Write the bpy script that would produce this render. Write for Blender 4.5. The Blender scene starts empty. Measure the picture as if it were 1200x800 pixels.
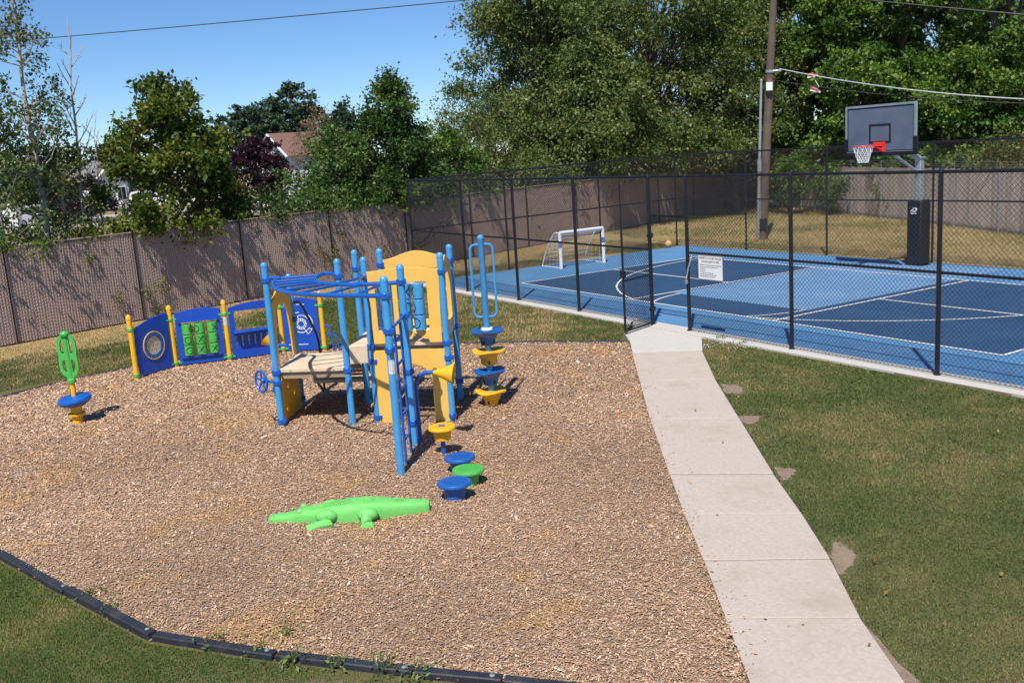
import bpy, bmesh, math, random
import numpy as np
from mathutils import Vector, Matrix
R = math.radians
rng = np.random.default_rng(7)
random.seed(7)
S = bpy.context.scene
COL = S.collection

# ------------------------------------------------------------------ camera, sky, sun, exposure
FPX, YAW, PIT, ROL = 1139.575, -1.025601, 0.1947336, -0.0664273      # focal length in pixels of a 1200 px wide picture
CAM = Vector((21.700, -13.577, 3.514))
cF = Vector((math.sin(YAW)*math.cos(PIT), math.cos(YAW)*math.cos(PIT), -math.sin(PIT)))
cR = Vector((math.cos(YAW), -math.sin(YAW), 0.0)); cU = cR.cross(cF)
cX = math.cos(ROL)*cR + math.sin(ROL)*cU
cY = -math.sin(ROL)*cR + math.cos(ROL)*cU
cam = bpy.data.cameras.new('camera'); camo = bpy.data.objects.new('camera', cam); COL.objects.link(camo)
cam.sensor_width = 36.0; cam.lens = 36.0*FPX/1200.0; cam.clip_start = 0.1; cam.clip_end = 3000
camo.matrix_world = Matrix(((cX.x, cY.x, -cF.x, CAM.x), (cX.y, cY.y, -cF.y, CAM.y), (cX.z, cY.z, -cF.z, CAM.z), (0, 0, 0, 1)))
S.camera = camo

SUN_AZ, SUN_EL = R(-44.5), R(56.5)           # direction towards the sun: angle from +x, elevation
w = bpy.data.worlds.new('World'); S.world = w; w.use_nodes = True
nt = w.node_tree; bg = nt.nodes['Background']
sky = nt.nodes.new('ShaderNodeTexSky'); sky.sky_type = 'NISHITA'; sky.sun_disc = False
sky.sun_elevation = SUN_EL; sky.sun_rotation = math.pi/2 - SUN_AZ
sky.air_density = 0.85; sky.dust_density = 0.0; sky.ozone_density = 7.0; sky.altitude = 1400
hsv = nt.nodes.new('ShaderNodeHueSaturation'); hsv.inputs['Saturation'].default_value = 1.07
nt.links.new(sky.outputs[0], hsv.inputs['Color']); nt.links.new(hsv.outputs[0], bg.inputs[0]); bg.inputs[1].default_value = 0.108
sl = bpy.data.lights.new('sun', 'SUN'); sl.energy = 5.0; sl.angle = R(0.53); sl.color = (1.0, 0.94, 0.84)
so = bpy.data.objects.new('sun', sl); COL.objects.link(so); so.location = (30, -30, 40)
sd = Vector((math.cos(SUN_AZ)*math.cos(SUN_EL), math.sin(SUN_AZ)*math.cos(SUN_EL), math.sin(SUN_EL)))
so.rotation_euler = sd.to_track_quat('Z', 'Y').to_euler()
S.view_settings.view_transform = 'Standard'; S.view_settings.look = 'None'
S.view_settings.gamma = 1.0; S.view_settings.use_curve_mapping = False
S.view_settings.exposure = 0.26
S.render.engine = 'CYCLES'

def ray(px, py): return cF + cX*((px-600.0)/FPX) - cY*((py-400.0)/FPX)
def G(px, py, z=0.0):                       # the point at height z that the photograph shows at a pixel
    d = ray(px, py); return CAM + d*((z-CAM.z)/d.z)
def AT(px, py, D):                          # the point at horizontal distance D
    d = ray(px, py); return CAM + d*(D/math.hypot(d.x, d.y))

# ------------------------------------------------------------------ helpers
ORG = {}
def tag(o, label=None, cat=None, group=None, kind=None):
    if label: o['label'] = label
    if cat: o['category'] = cat
    if group: o['group'] = group
    if kind: o['kind'] = kind
    return o
def thing(name, loc, label, cat, group=None):
    o = bpy.data.objects.new(name, None); COL.objects.link(o); o.location = loc; o.empty_display_size = 0.2
    ORG[o.name] = Vector(loc); return tag(o, label, cat, group)

class MB:
    def __init__(s): s.v = []; s.f = []; s.m = []
    def add(s, vs, fs, mi=0):
        b = len(s.v); s.v += [tuple(v) for v in vs]
        for f in fs: s.f.append(tuple(b+i for i in f)); s.m.append(mi)
        return s
    def box(s, c, half, ax=None, mi=0):
        c = Vector(c)
        ex, ey, ez = ax if ax else (Vector((1,0,0)), Vector((0,1,0)), Vector((0,0,1)))
        vs = [c+ex*(half[0]*i)+ey*(half[1]*j)+ez*(half[2]*k) for i in (-1,1) for j in (-1,1) for k in (-1,1)]
        return s.add(vs, [(0,1,3,2),(4,6,7,5),(0,4,5,1),(2,3,7,6),(0,2,6,4),(1,5,7,3)], mi)
    def prism(s, poly, z0, z1, mi=0):       # vertical prism from an xy polygon
        n = len(poly); a = sum(poly[i][0]*poly[(i+1)%n][1]-poly[(i+1)%n][0]*poly[i][1] for i in range(n))
        if a < 0: poly = poly[::-1]
        vs = [(p[0],p[1],z0) for p in poly]+[(p[0],p[1],z1) for p in poly]
        fs = [tuple(range(n-1,-1,-1)), tuple(range(n,2*n))]+[(i,(i+1)%n,n+(i+1)%n,n+i) for i in range(n)]
        return s.add(vs, fs, mi)
    def tube(s, pts, rad, n=8, mi=0, cap=True):
        pts = [Vector(p) for p in pts]; k = len(pts)
        if not hasattr(rad, '__len__'): rad = [rad]*k
        vs = []; prev = None
        for i, p in enumerate(pts):
            t = (pts[min(i+1,k-1)]-pts[max(i-1,0)])
            t = t.normalized() if t.length > 1e-9 else Vector((0,0,1))
            if prev is None:
                a = t.cross(Vector((0,0,1)) if abs(t.z) < .9 else Vector((1,0,0))).normalized()
            else:
                a = prev - t*prev.dot(t); a = a.normalized() if a.length > 1e-6 else t.orthogonal().normalized()
            prev = a; b = t.cross(a)
            vs += [p+(a*math.cos(2*math.pi*j/n)+b*math.sin(2*math.pi*j/n))*rad[i] for j in range(n)]
        fs = [(i*n+j, i*n+(j+1)%n, (i+1)*n+(j+1)%n, (i+1)*n+j) for i in range(k-1) for j in range(n)]
        if cap: fs += [tuple(range(n-1,-1,-1)), tuple(range((k-1)*n, k*n))]
        return s.add(vs, fs, mi)
    def lathe(s, c, prof, n=20, ax=None, mi=0):   # profile (r, h) turned round an axis through c
        c = Vector(c); ez = Vector(ax).normalized() if ax is not None else Vector((0,0,1))
        ex = ez.orthogonal().normalized() if ax is not None else Vector((1,0,0)); ey = ez.cross(ex)
        vs = []
        for r, h in prof:
            r = max(r, 1e-4)
            vs += [c+ez*h+(ex*math.cos(2*math.pi*j/n)+ey*math.sin(2*math.pi*j/n))*r for j in range(n)]
        k = len(prof)
        fs = [(i*n+j, i*n+(j+1)%n, (i+1)*n+(j+1)%n, (i+1)*n+j) for i in range(k-1) for j in range(n)]
        fs += [tuple(range(n-1,-1,-1)), tuple(range((k-1)*n, k*n))]
        return s.add(vs, fs, mi)
    def ball(s, c, r, n=10, mi=0, sc=(1,1,1), ax=None):
        ex, ey, ez = ax if ax else (Vector((1,0,0)), Vector((0,1,0)), Vector((0,0,1)))
        c = Vector(c); vs = []; m = max(4, n//2)
        for i in range(m+1):
            th = math.pi*i/m
            for j in range(n):
                ph = 2*math.pi*j/n
                vs.append(c+ex*(max(math.sin(th),1e-3)*math.cos(ph)*r*sc[0])+ey*(max(math.sin(th),1e-3)*math.sin(ph)*r*sc[1])+ez*(math.cos(th)*r*sc[2]))
        fs = [((i+1)*n+j, (i+1)*n+(j+1)%n, i*n+(j+1)%n, i*n+j) for i in range(m) for j in range(n)]
        return s.add(vs, fs, mi)
    def build(s, name, mats, parent=None, bev=0, sharp=35, loc=None):
        if not isinstance(mats, (list, tuple)): mats = [mats]
        o0 = ORG[parent.name] if parent is not None else (Vector(loc) if loc is not None else Vector((0,0,0)))
        me = bpy.data.meshes.new(name)
        me.from_pydata([(v[0]-o0.x, v[1]-o0.y, v[2]-o0.z) for v in s.v], [], s.f)
        for m in mats: me.materials.append(m)
        if len(mats) > 1: me.polygons.foreach_set('material_index', s.m)
        return link(name, me, parent, o0, bev, sharp)
def link(name, me, parent, o0, bev=0, sharp=35):
    me.shade_smooth(); me.set_sharp_from_angle(angle=R(sharp))
    o = bpy.data.objects.new(name, me); COL.objects.link(o)
    if parent is not None: o.parent = parent
    else: o.location = o0
    ORG[o.name] = Vector(o0)
    if bev:
        b = o.modifiers.new('bevel', 'BEVEL'); b.width = bev; b.segments = 2; b.limit_method = 'ANGLE'; b.angle_limit = R(40)
    return o

def flat_shape(outline, holes=(), thick=0.02, bevel=0.0):
    """2-D outline with holes -> solid mesh data (local x,y, extruded along z), returned as (verts, faces)."""
    cu = bpy.data.curves.new('tmp', 'CURVE'); cu.dimensions = '2D'; cu.fill_mode = 'BOTH'
    cu.extrude = max(thick/2-bevel, 1e-4); cu.bevel_depth = bevel; cu.bevel_resolution = 1
    for pl in [outline]+list(holes):
        sp = cu.splines.new('POLY'); sp.points.add(len(pl)-1); sp.use_cyclic_u = True
        for q, pt in zip(pl, sp.points): pt.co = (q[0], q[1], 0, 1)
    ob = bpy.data.objects.new('tmp', cu); COL.objects.link(ob)
    dg = bpy.context.evaluated_depsgraph_get(); dg.update()
    me = bpy.data.meshes.new_from_object(ob.evaluated_get(dg))
    vs = [v.co.copy() for v in me.vertices]; fs = [tuple(p.vertices) for p in me.polygons]
    bpy.data.objects.remove(ob); bpy.data.curves.remove(cu); bpy.data.meshes.remove(me)
    return vs, fs
def put_shape(mb, shape, origin, ex, ey, mi=0):
    ez = ex.cross(ey); o = Vector(origin)
    return mb.add([o+ex*v.x+ey*v.y+ez*v.z for v in shape[0]], shape[1], mi)
def circ(cx, cy, r, n=24, ry=None): return [(cx+r*math.cos(2*math.pi*i/n), cy+(ry or r)*math.sin(2*math.pi*i/n)) for i in range(n)]
def rrect(x0, y0, x1, y1, r, n=4):
    o = []
    for cx, cy, a in ((x1-r,y1-r,0),(x0+r,y1-r,90),(x0+r,y0+r,180),(x1-r,y0+r,270)):
        o += [(cx+r*math.cos(R(a+90*i/n)), cy+r*math.sin(R(a+90*i/n))) for i in range(n+1)]
    return o
def spline(pts, n=6):
    """Catmull-Rom through points."""
    P = [Vector(p) for p in pts]; P = [P[0]*2-P[1]]+P+[P[-1]*2-P[-2]]; o = []
    for i in range(1, len(P)-2):
        for j in range(n):
            t = j/n; a, b, c, d = P[i-1:i+3]
            o.append(.5*((2*b)+(c-a)*t+(2*a-5*b+4*c-d)*t*t+(3*b-a-3*c+d)*t**3))
    return o+[P[-2]]

def array_mesh(name, V, F, mat, parent=None, col=None, smooth=False, loc=(0,0,0)):
    """numpy verts (n,3), faces (m,k) of one size, optional per-vertex colours."""
    o0 = np.array(ORG[parent.name]) if parent is not None else np.array(loc, float)
    me = bpy.data.meshes.new(name); V = np.asarray(V, np.float32)-o0.astype(np.float32); F = np.asarray(F, np.int32); k = F.shape[1]
    me.vertices.add(len(V)); me.vertices.foreach_set('co', V.ravel())
    me.loops.add(F.size); me.loops.foreach_set('vertex_index', F.ravel())
    me.polygons.add(len(F)); me.polygons.foreach_set('loop_start', np.arange(0, F.size, k, dtype=np.int32))
    me.polygons.foreach_set('loop_total', np.full(len(F), k, np.int32))
    if smooth: me.polygons.foreach_set('use_smooth', np.ones(len(F), bool))
    me.update(calc_edges=True)
    if col is not None:
        a = me.color_attributes.new('Col', 'FLOAT_COLOR', 'POINT')
        c = np.ones((len(V), 4), np.float32); c[:, :3] = col; a.data.foreach_set('color', c.ravel())
    me.materials.append(mat)
    o = bpy.data.objects.new(name, me); COL.objects.link(o)
    if parent is not None: o.parent = parent
    else: o.location = loc
    ORG[o.name] = Vector(o0); return o

def vnoise(x, y, scale, seed=0, octv=3):     # value noise in 0..1 for colouring and placing
    out = np.zeros_like(x, dtype=float); amp = 1; tot = 0
    for k in range(octv):
        s = scale*2**k; X = x*s+17.3*k+seed*3.1; Y = y*s-9.7*k+seed*1.7
        xi = np.floor(X).astype(np.int64); yi = np.floor(Y).astype(np.int64); fx = X-xi; fy = Y-yi
        fx = fx*fx*(3-2*fx); fy = fy*fy*(3-2*fy)
        h = lambda a, b: ((np.sin(a*127.1+b*311.7+seed*74.7)*43758.5453) % 1.0)
        out += amp*((h(xi,yi)*(1-fx)+h(xi+1,yi)*fx)*(1-fy)+(h(xi,yi+1)*(1-fx)+h(xi+1,yi+1)*fx)*fy); tot += amp; amp *= .5
    return out/tot
def in_poly(x, y, poly):
    c = np.zeros(len(x), bool); n = len(poly)
    for i in range(n):
        x0, y0 = poly[i][:2]; x1, y1 = poly[(i+1)%n][:2]
        if y0 == y1: continue
        c ^= ((y0 > y) != (y1 > y)) & (x < (x1-x0)*(y-y0)/(y1-y0)+x0)
    return c

# ------------------------------------------------------------------ materials
def nodes(name):
    m = bpy.data.materials.new(name); m.use_nodes = True; t = m.node_tree
    return m, t, t.nodes['Principled BSDF'], (lambda k: t.nodes.new('ShaderNode'+k)), t.links.new
def mat(name, c, rough=.5, var=.12, scale=6, bump=0, bscale=60, metal=0, spec=.5, coat=0, dirt=None, dscale=2.5):
    m, t, b, N, L = nodes(name)
    co = N('TexCoord'); no = N('TexNoise'); no.inputs['Scale'].default_value = scale; no.inputs['Detail'].default_value = 6
    L(co.outputs['Object'], no.inputs['Vector'])
    ra = N('ValToRGB'); ra.color_ramp.elements[0].position = .3; ra.color_ramp.elements[1].position = .7
    ra.color_ramp.elements[0].color = (*[x*(1-var) for x in c], 1); ra.color_ramp.elements[1].color = (*[min(1, x*(1+var)) for x in c], 1)
    L(no.outputs['Fac'], ra.inputs[0]); last = ra.outputs[0]
    if dirt:
        n2 = N('TexNoise'); n2.inputs['Scale'].default_value = dscale; n2.inputs['Detail'].default_value = 8; n2.inputs['Roughness'].default_value = .7
        L(co.outputs['Object'], n2.inputs['Vector'])
        r2 = N('ValToRGB'); r2.color_ramp.elements[0].position = .5; r2.color_ramp.elements[1].position = .75
        mx = N('MixRGB'); L(n2.outputs['Fac'], r2.inputs[0]); L(r2.outputs[0], mx.inputs[0]); L(last, mx.inputs[1]); mx.inputs[2].default_value = (*dirt, 1)
        last = mx.outputs[0]
    L(last, b.inputs['Base Color'])
    b.inputs['Roughness'].default_value = rough; b.inputs['Metallic'].default_value = metal; b.inputs['Specular IOR Level'].default_value = spec
    if coat: b.inputs['Coat Weight'].default_value = coat; b.inputs['Coat Roughness'].default_value = .15
    if bump:
        n3 = N('TexNoise'); n3.inputs['Scale'].default_value = bscale; n3.inputs['Detail'].default_value = 8
        L(co.outputs['Object'], n3.inputs['Vector'])
        bp = N('Bump'); bp.inputs['Strength'].default_value = bump; bp.inputs['Distance'].default_value = .01
        L(n3.outputs['Fac'], bp.inputs['Height']); L(bp.outputs[0], b.inputs['Normal'])
    return m
def leaf_mat(name, trans=.35, rough=.5):
    m, t, b, N, L = nodes(name); at = N('Attribute'); at.attribute_name = 'Col'
    L(at.outputs['Color'], b.inputs['Base Color']); b.inputs['Roughness'].default_value = rough; b.inputs['Specular IOR Level'].default_value = .35
    if trans:
        tr = N('BsdfTranslucent'); mx = N('MixShader'); mx.inputs[0].default_value = trans
        hs = N('HueSaturation'); hs.inputs['Saturation'].default_value = 1.1; hs.inputs['Value'].default_value = 1.25; hs.inputs['Hue'].default_value = .49
        L(at.outputs['Color'], hs.inputs['Color']); L(hs.outputs[0], tr.inputs[0])
        L(b.outputs[0], mx.inputs[1]); L(tr.outputs[0], mx.inputs[2]); L(mx.outputs[0], t.nodes['Material Output'].inputs[0])
    return m
def ground_mat(name, cols, scales=(.35, 3, 40), bump=.5, bscale=120, rough=.95):
    """three noise layers between four colours"""
    m, t, b, N, L = nodes(name); co = N('TexCoord'); last = None
    for i, s in enumerate(scales):
        n = N('TexNoise'); n.inputs['Scale'].default_value = s; n.inputs['Detail'].default_value = 8; n.inputs['Roughness'].default_value = .65
        L(co.outputs['Object'], n.inputs['Vector'])
        r = N('ValToRGB'); r.color_ramp.elements[0].position = .4; r.color_ramp.elements[1].position = .62; L(n.outputs['Fac'], r.inputs[0])
        mx = N('MixRGB'); L(r.outputs[0], mx.inputs[0])
        if last is None: mx.inputs[1].default_value = (*cols[0], 1)
        else: L(last, mx.inputs[1])
        mx.inputs[2].default_value = (*cols[i+1], 1)
        if i == 2:
            ma = N('Math'); ma.operation = 'MULTIPLY'; ma.inputs[1].default_value = .55; L(r.outputs[0], ma.inputs[0]); L(ma.outputs[0], mx.inputs[0])
        last = mx.outputs[0]
    L(last, b.inputs['Base Color']); b.inputs['Roughness'].default_value = rough; b.inputs['Specular IOR Level'].default_value = .2
    n = N('TexNoise'); n.inputs['Scale'].default_value = bscale; n.inputs['Detail'].default_value = 6; L(co.outputs['Object'], n.inputs['Vector'])
    bp = N('Bump'); bp.inputs['Strength'].default_value = bump; bp.inputs['Distance'].default_value = .03
    L(n.outputs['Fac'], bp.inputs['Height']); L(bp.outputs[0], b.inputs['Normal'])
    return m

M = {}
M['sky_blue'] = mat('light_blue_paint', (.05, .295, .63), .38, .06, 5, coat=.2, dirt=(.085, .325, .62), dscale=5)
M['blue'] = mat('royal_blue_plastic', (.008, .10, .38), .42, .08, 5, bump=.05, bscale=200, dirt=(.022, .125, .38), dscale=8)
M['pipe'] = mat('royal_blue_paint', (.007, .10, .44), .35, .07, 5, coat=.2)
M['panel'] = mat('blue_panel_plastic', (.005, .066, .44), .45, .07, 4)
M['yellow'] = mat('yellow_plastic', (.80, .43, .014), .45, .06, 4, dirt=(.78, .46, .06), dscale=5)
M['butter'] = mat('soft_yellow_plastic', (.76, .46, .095), .5, .05, 4, dirt=(.74, .48, .14), dscale=4)
M['lime'] = mat('green_plastic', (.07, .42, .08), .4, .08, 6)
M['croc'] = mat('light_green_plastic', (.15, .52, .125), .6, .07, 7, bump=.3, bscale=60, spec=.3, dirt=(.19, .50, .165), dscale=6)
M['deck'] = mat('tan_coated_deck', (.62, .50, .36), .7, .1, 8, bump=.1, bscale=150)
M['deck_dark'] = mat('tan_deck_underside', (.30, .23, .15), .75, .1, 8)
M['white_plastic'] = mat('white_plastic', (.78, .78, .76), .5, .05)
M['ink'] = mat('black_ink', (.012, .012, .016), .6, .1)
M['bolt'] = mat('galvanised_bolt', (.55, .56, .57), .4, .1, metal=.8)
M['black'] = mat('black_vinyl_coating', (.010, .010, .014), .45, .2, 8)
M['border'] = mat('black_recycled_plastic', (.022, .025, .036), .55, .25, 9, bump=.2, bscale=80, dirt=(.07, .06, .055), dscale=4)
M['galv'] = mat('galvanised_steel', (.42, .45, .47), .45, .15, 6, metal=.6)
M['concrete'] = mat('sidewalk_concrete', (.455, .39, .345), .9, .09, 28, bump=.3, bscale=160, dirt=(.37, .305, .25), dscale=1.3)
M['concrete_new'] = mat('pale_concrete', (.49, .475, .455), .9, .06, 2, bump=.2, bscale=140, dirt=(.42, .38, .33), dscale=2)
M['court_rim'] = mat('court_mid_blue_acrylic', (.070, .205, .40), .75, .08, .8, bump=.12, bscale=300, dirt=(.13, .245, .42), dscale=.9)
M['court_dark'] = mat('court_navy_acrylic', (.012, .056, .140), .75, .12, .9, bump=.12, bscale=300, dirt=(.024, .078, .17), dscale=1.0)
M['court_key'] = mat('court_light_blue_acrylic', (.115, .24, .43), .75, .08, .9, bump=.12, bscale=300, dirt=(.18, .29, .45), dscale=1.1)
M['line'] = mat('white_line_paint', (.70, .72, .74), .8, .1, 12)
M['white_paint'] = mat('white_paint', (.78, .79, .80), .45, .06)
M['red'] = mat('red_rim_paint', (.75, .04, .035), .4, .08)
M['board'] = mat('grey_backboard', (.105, .135, .19), .4, .18, 2.2, dirt=(.16, .15, .17), dscale=1.8)
M['pad'] = mat('black_pole_pad', (.008, .008, .012), .5, .2, 8)
M['net'] = mat('white_net_cord', (.75, .75, .74), .8, .05)
M['soil'] = ground_mat('bare_soil_ground', [(.22, .165, .12), (.28, .215, .16), (.17, .125, .09), (.34, .27, .21)], (1.2, 6, 60), .5, 90)
def frayed(src, name):
    m = M[src].copy(); m.name = name; t = m.node_tree; N = lambda k: t.nodes.new('ShaderNode'+k); L = t.links.new
    at = N('Attribute'); at.attribute_name = 'Col'; co = N('TexCoord'); no = N('TexNoise'); no.inputs['Scale'].default_value = 10; no.inputs['Detail'].default_value = 10; no.inputs['Roughness'].default_value = .75
    L(co.outputs['Object'], no.inputs['Vector']); ad = N('Math'); ad.operation = 'ADD'; L(at.outputs['Fac'], ad.inputs[0]); L(no.outputs['Fac'], ad.inputs[1])
    ra = N('ValToRGB'); ra.color_ramp.elements[0].position = .86; ra.color_ramp.elements[1].position = .98; L(ad.outputs[0], ra.inputs[0])
    tr = N('BsdfTransparent'); mx = N('MixShader'); L(ra.outputs[0], mx.inputs[0]); L(tr.outputs[0], mx.inputs[1]); L(t.nodes['Principled BSDF'].outputs[0], mx.inputs[2]); L(mx.outputs[0], t.nodes['Material Output'].inputs[0]); return m
M['soil_patch'] = frayed('soil', 'frayed_bare_soil')
M['ground'] = ground_mat('lawn_thatch', [(.10, .11, .038), (.16, .14, .06), (.075, .09, .03), (.21, .17, .09)], (.4, 2.5, 45), .7, 110)
M['drylawn'] = ground_mat('dry_lawn', [(.40, .30, .14), (.32, .26, .11), (.50, .37, .20), (.23, .20, .075)], (.45, 2.2, 40), .7, 90)
M['field'] = ground_mat('dry_field', [(.22, .155, .085), (.28, .21, .12), (.15, .125, .06), (.32, .25, .16)], (.1, .8, 9), .6, 20)
M['mulch'] = ground_mat('mulch_bed', [(.35, .235, .16), (.28, .185, .125), (.41, .29, .205), (.20, .13, .09)], (.6, 9, 60), 1.0, 70)
M['chip'] = leaf_mat('wood_chip', 0, .85)
M['blade'] = leaf_mat('grass_blade', .3, .6)
M['leaf'] = leaf_mat('tree_leaf', .32, .5)
M['bark'] = mat('grey_brown_bark', (.13, .10, .075), .95, .3, 5, bump=.8, bscale=18)
M['pale_bark'] = mat('pale_aspen_bark', (.42, .38, .33), .9, .22, 7, bump=.5, bscale=22)
M['slat'] = leaf_mat('brown_privacy_slat', 0, .7)
M['slat_wire'] = mat('brown_coated_wire', (.25, .18, .155), .6, .15)
M['board_wood'] = leaf_mat('weathered_fence_board', 0, .9)
M['pole_wood'] = mat('weathered_pole_timber', (.125, .09, .07), .95, .3, 3, bump=.6, bscale=30, dirt=(.09, .065, .05), dscale=1.5)
M['asphalt'] = ground_mat('asphalt', [(.085, .083, .082), (.11, .107, .104), (.07, .068, .066), (.12, .118, .115)], (.2, 2, 30), .3, 60)
M['siding'] = mat('white_siding', (.62, .62, .63), .7, .04)
M['shingle'] = mat('grey_shingle', (.17, .165, .17), .9, .15, 3)
M['brown_shingle'] = mat('red_brown_shingle', (.17, .095, .075), .9, .18, 3, bump=.4, bscale=12)
M['glass'] = mat('dark_window_glass', (.02, .025, .03), .08, .1, spec=.8)
M['car_white'] = mat('white_car_paint', (.75, .76, .77), .25, .02, coat=.6)
M['car_blue'] = mat('slate_blue_car_paint', (.06, .10, .17), .25, .05, coat=.6)
M['rubber'] = mat('tyre_rubber', (.015, .015, .016), .85, .15)
M['green_bin'] = mat('dark_green_bin', (.02, .10, .07), .5, .1)
M['crate_wood'] = mat('orange_brown_timber', (.50, .28, .13), .8, .15)
M['basketball'] = mat('tan_orange_ball', (.55, .30, .12), .6, .1, 30, bump=.2, bscale=300)
M['kerb_yellow'] = mat('yellow_kerb_paint', (.62, .42, .06), .8, .12)
M['sticker'] = mat('faded_sticker', (.52, .54, .56), .6, .25, 40)
M['weed'] = mat('weed_stem', (.07, .12, .03), .7, .2)
M['shoe'] = mat('faded_red_canvas', (.55, .10, .09), .7, .15)

# ------------------------------------------------------------------ ground
WALL = lambda y: -6.2-0.34*y                      # foot of the brown fence, x as a function of y
def sheet(name, poly, z, m, parent=None, kind='structure'):
    mb = MB(); n = len(poly); a = sum(poly[i][0]*poly[(i+1)%n][1]-poly[(i+1)%n][0]*poly[i][1] for i in range(n))
    if a < 0: poly = poly[::-1]
    mb.add([(p[0], p[1], z) for p in poly], [tuple(range(n))])
    o = mb.build(name, m, parent)
    if parent is None: o['kind'] = kind
    return o
sheet('ground', [(-1500,-1500),(1500,-1500),(1500,1500),(-1500,1500)], -.012, M['field'])
sheet('lawn', [(-1.2,-15),(WALL(-15),-15),(WALL(24),24),(-8.5,22.2),(7,14.3),(14,10.5),(40,0),(40,-40),(2,-40)], -.004, M['ground'])
# mown grass that dried out, along the foot of the fences
def strip(name, pts_a, pts_b, z, m): return sheet(name, list(pts_a)+list(reversed(pts_b)), z, m)
ys = np.linspace(-16, 24, 50)
wob = lambda s, k: .5*math.sin(s*1.3+k)+.35*math.sin(s*2.9+2*k)+.2*math.sin(s*6.1+k)
sheet('dry_lawn', [(WALL(y)+.02, y) for y in ys]+[(WALL(y)+2.3+wob(y,1)*.9+(2.5 if y > 3 else 0), y) for y in ys[::-1]], 0.0, M['drylawn'])
sheet('back_lawn', [(-4.5+.1*wob(x,3), 8.35+.0*x) for x in (0,)]+[(x, 8.3) for x in (17,)]+[(17, 9.5),(7,14.3),(-8.5,22.2),(WALL(21),21),(WALL(10),10)], .003, M['drylawn'])

mulch_edge = [(17.7,-9.62),(16.48,-10.65),(16.0,-11.08),(15.15,-11.78),(14.25,-12.46),(11.52,-13.31),(8.6,-14.2),(5.9,-13.9),(3.75,-12.75),(3.3,-11.75),(2.98,-10.52),(3.0,-9.2),(3.35,-8.1),(4.25,-7.02),(5.0,-6.2),(6.07,-5.12),(7.2,-3.98),(8.26,-3.03)]
sw_left = [G(*p) for p in [(741,416),(757.6,480),(776,532),(792,580),(821,648),(847,711),(874,797)]]
mulch_poly = mulch_edge+[(p.x, p.y) for p in sw_left]
def grid_sheet(name, poly, z, m, step, amp):
    xs = [p[0] for p in poly]; ys_ = [p[1] for p in poly]
    gx = np.arange(min(xs)-step, max(xs)+step, step); gy = np.arange(min(ys_)-step, max(ys_)+step, step)
    X, Y = np.meshgrid(gx, gy, indexing='ij'); Z = z+amp*(vnoise(X, Y, .55, 3)-.5)
    V = np.stack([X.ravel(), Y.ravel(), Z.ravel()], 1); ny = len(gy)
    I, J = np.meshgrid(np.arange(len(gx)-1), np.arange(ny-1), indexing='ij')
    a = (I*ny+J).ravel(); F = np.stack([a, a+ny, a+ny+1, a+1], 1)
    c = V[F].mean(1); F = F[in_poly(c[:,0], c[:,1], poly)]
    return tag(array_mesh(name, V, F, m, smooth=True), kind='structure')
mz = lambda x, y: .012+.05*(vnoise(x, y, .55, 3)-.5)
grid_sheet('mulch_bed', mulch_poly, .012, M['mulch'], .1, .05)

# loose wood chips lying on the bed
def scatter(poly, n, wfun=None):
    xs = [p[0] for p in poly]; ys_ = [p[1] for p in poly]; out = []
    got = 0
    while got < n:
        x = rng.uniform(min(xs), max(xs), n); y = rng.uniform(min(ys_), max(ys_), n); k = in_poly(x, y, poly)
        if wfun is not None: k &= rng.random(n) < wfun(x, y)
        out.append(np.stack([x[k], y[k]], 1)); got += k.sum()
    return np.concatenate(out)[:n]
def camdist(x, y): return np.hypot(x-CAM.x, y-CAM.y)
P = scatter(mulch_poly, 470000, lambda x, y: np.clip(9.0/camdist(x, y), .35, 1)**1.3)
ss = rng.integers(0, len(sw_left)-1, 260); tt_ = rng.random(260); off_ = rng.exponential(.09, 260)
P[:260] = [((sw_left[i_].lerp(sw_left[i_+1], t_)).x+.587*o_, (sw_left[i_].lerp(sw_left[i_+1], t_)).y+.81*o_) for i_, t_, o_ in zip(ss, tt_, off_)]
n = len(P); L_ = rng.gamma(4, .0029, n)+.0055; W_ = L_*rng.uniform(.22, .5, n)
L_ *= np.clip(camdist(P[:,0], P[:,1])/9.5, 1, 1.9); W_ *= np.clip(camdist(P[:,0], P[:,1])/9.5, 1, 1.9)
a = rng.uniform(0, 2*math.pi, n); tl = rng.normal(0, .2, n); rl = rng.normal(0, .25, n)
u = np.stack([np.cos(a)*np.cos(tl), np.sin(a)*np.cos(tl), np.sin(tl)], 1)
v = np.stack([-np.sin(a)*np.cos(rl), np.cos(a)*np.cos(rl), np.sin(rl)], 1)
c = np.stack([P[:,0], P[:,1], mz(P[:,0], P[:,1])+rng.uniform(.002, .02, n)+np.abs(np.sin(tl))*L_*.4], 1)
c[:260,2] = .038+rng.uniform(0, .004, 260); tl[:260] = 0
bigc = rng.random(n) < .012; L_[bigc] *= 1.9; W_[bigc] *= 1.7
sk = rng.uniform(.6, 1, (n, 1))
V = np.concatenate([c-u*(L_/2)[:,None]-v*(W_/2)[:,None]*sk, c+u*(L_/2)[:,None]-v*(W_/2)[:,None], c+u*(L_/2)[:,None]*sk+v*(W_/2)[:,None], c-u*(L_/2)[:,None]+v*(W_/2)[:,None]*sk], 0)
F = np.stack([np.arange(n), np.arange(n)+n, np.arange(n)+2*n, np.arange(n)+3*n], 1)
pal = np.array([(.42,.29,.20),(.52,.39,.29),(.33,.22,.145),(.62,.51,.42),(.25,.165,.115),(.46,.30,.16),(.42,.34,.285),(.70,.62,.55),(.50,.29,.11)])
wt = np.array([.23,.20,.16,.10,.10,.09,.07,.025,.025]); ci = rng.choice(len(pal), n, p=wt/wt.sum())
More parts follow.
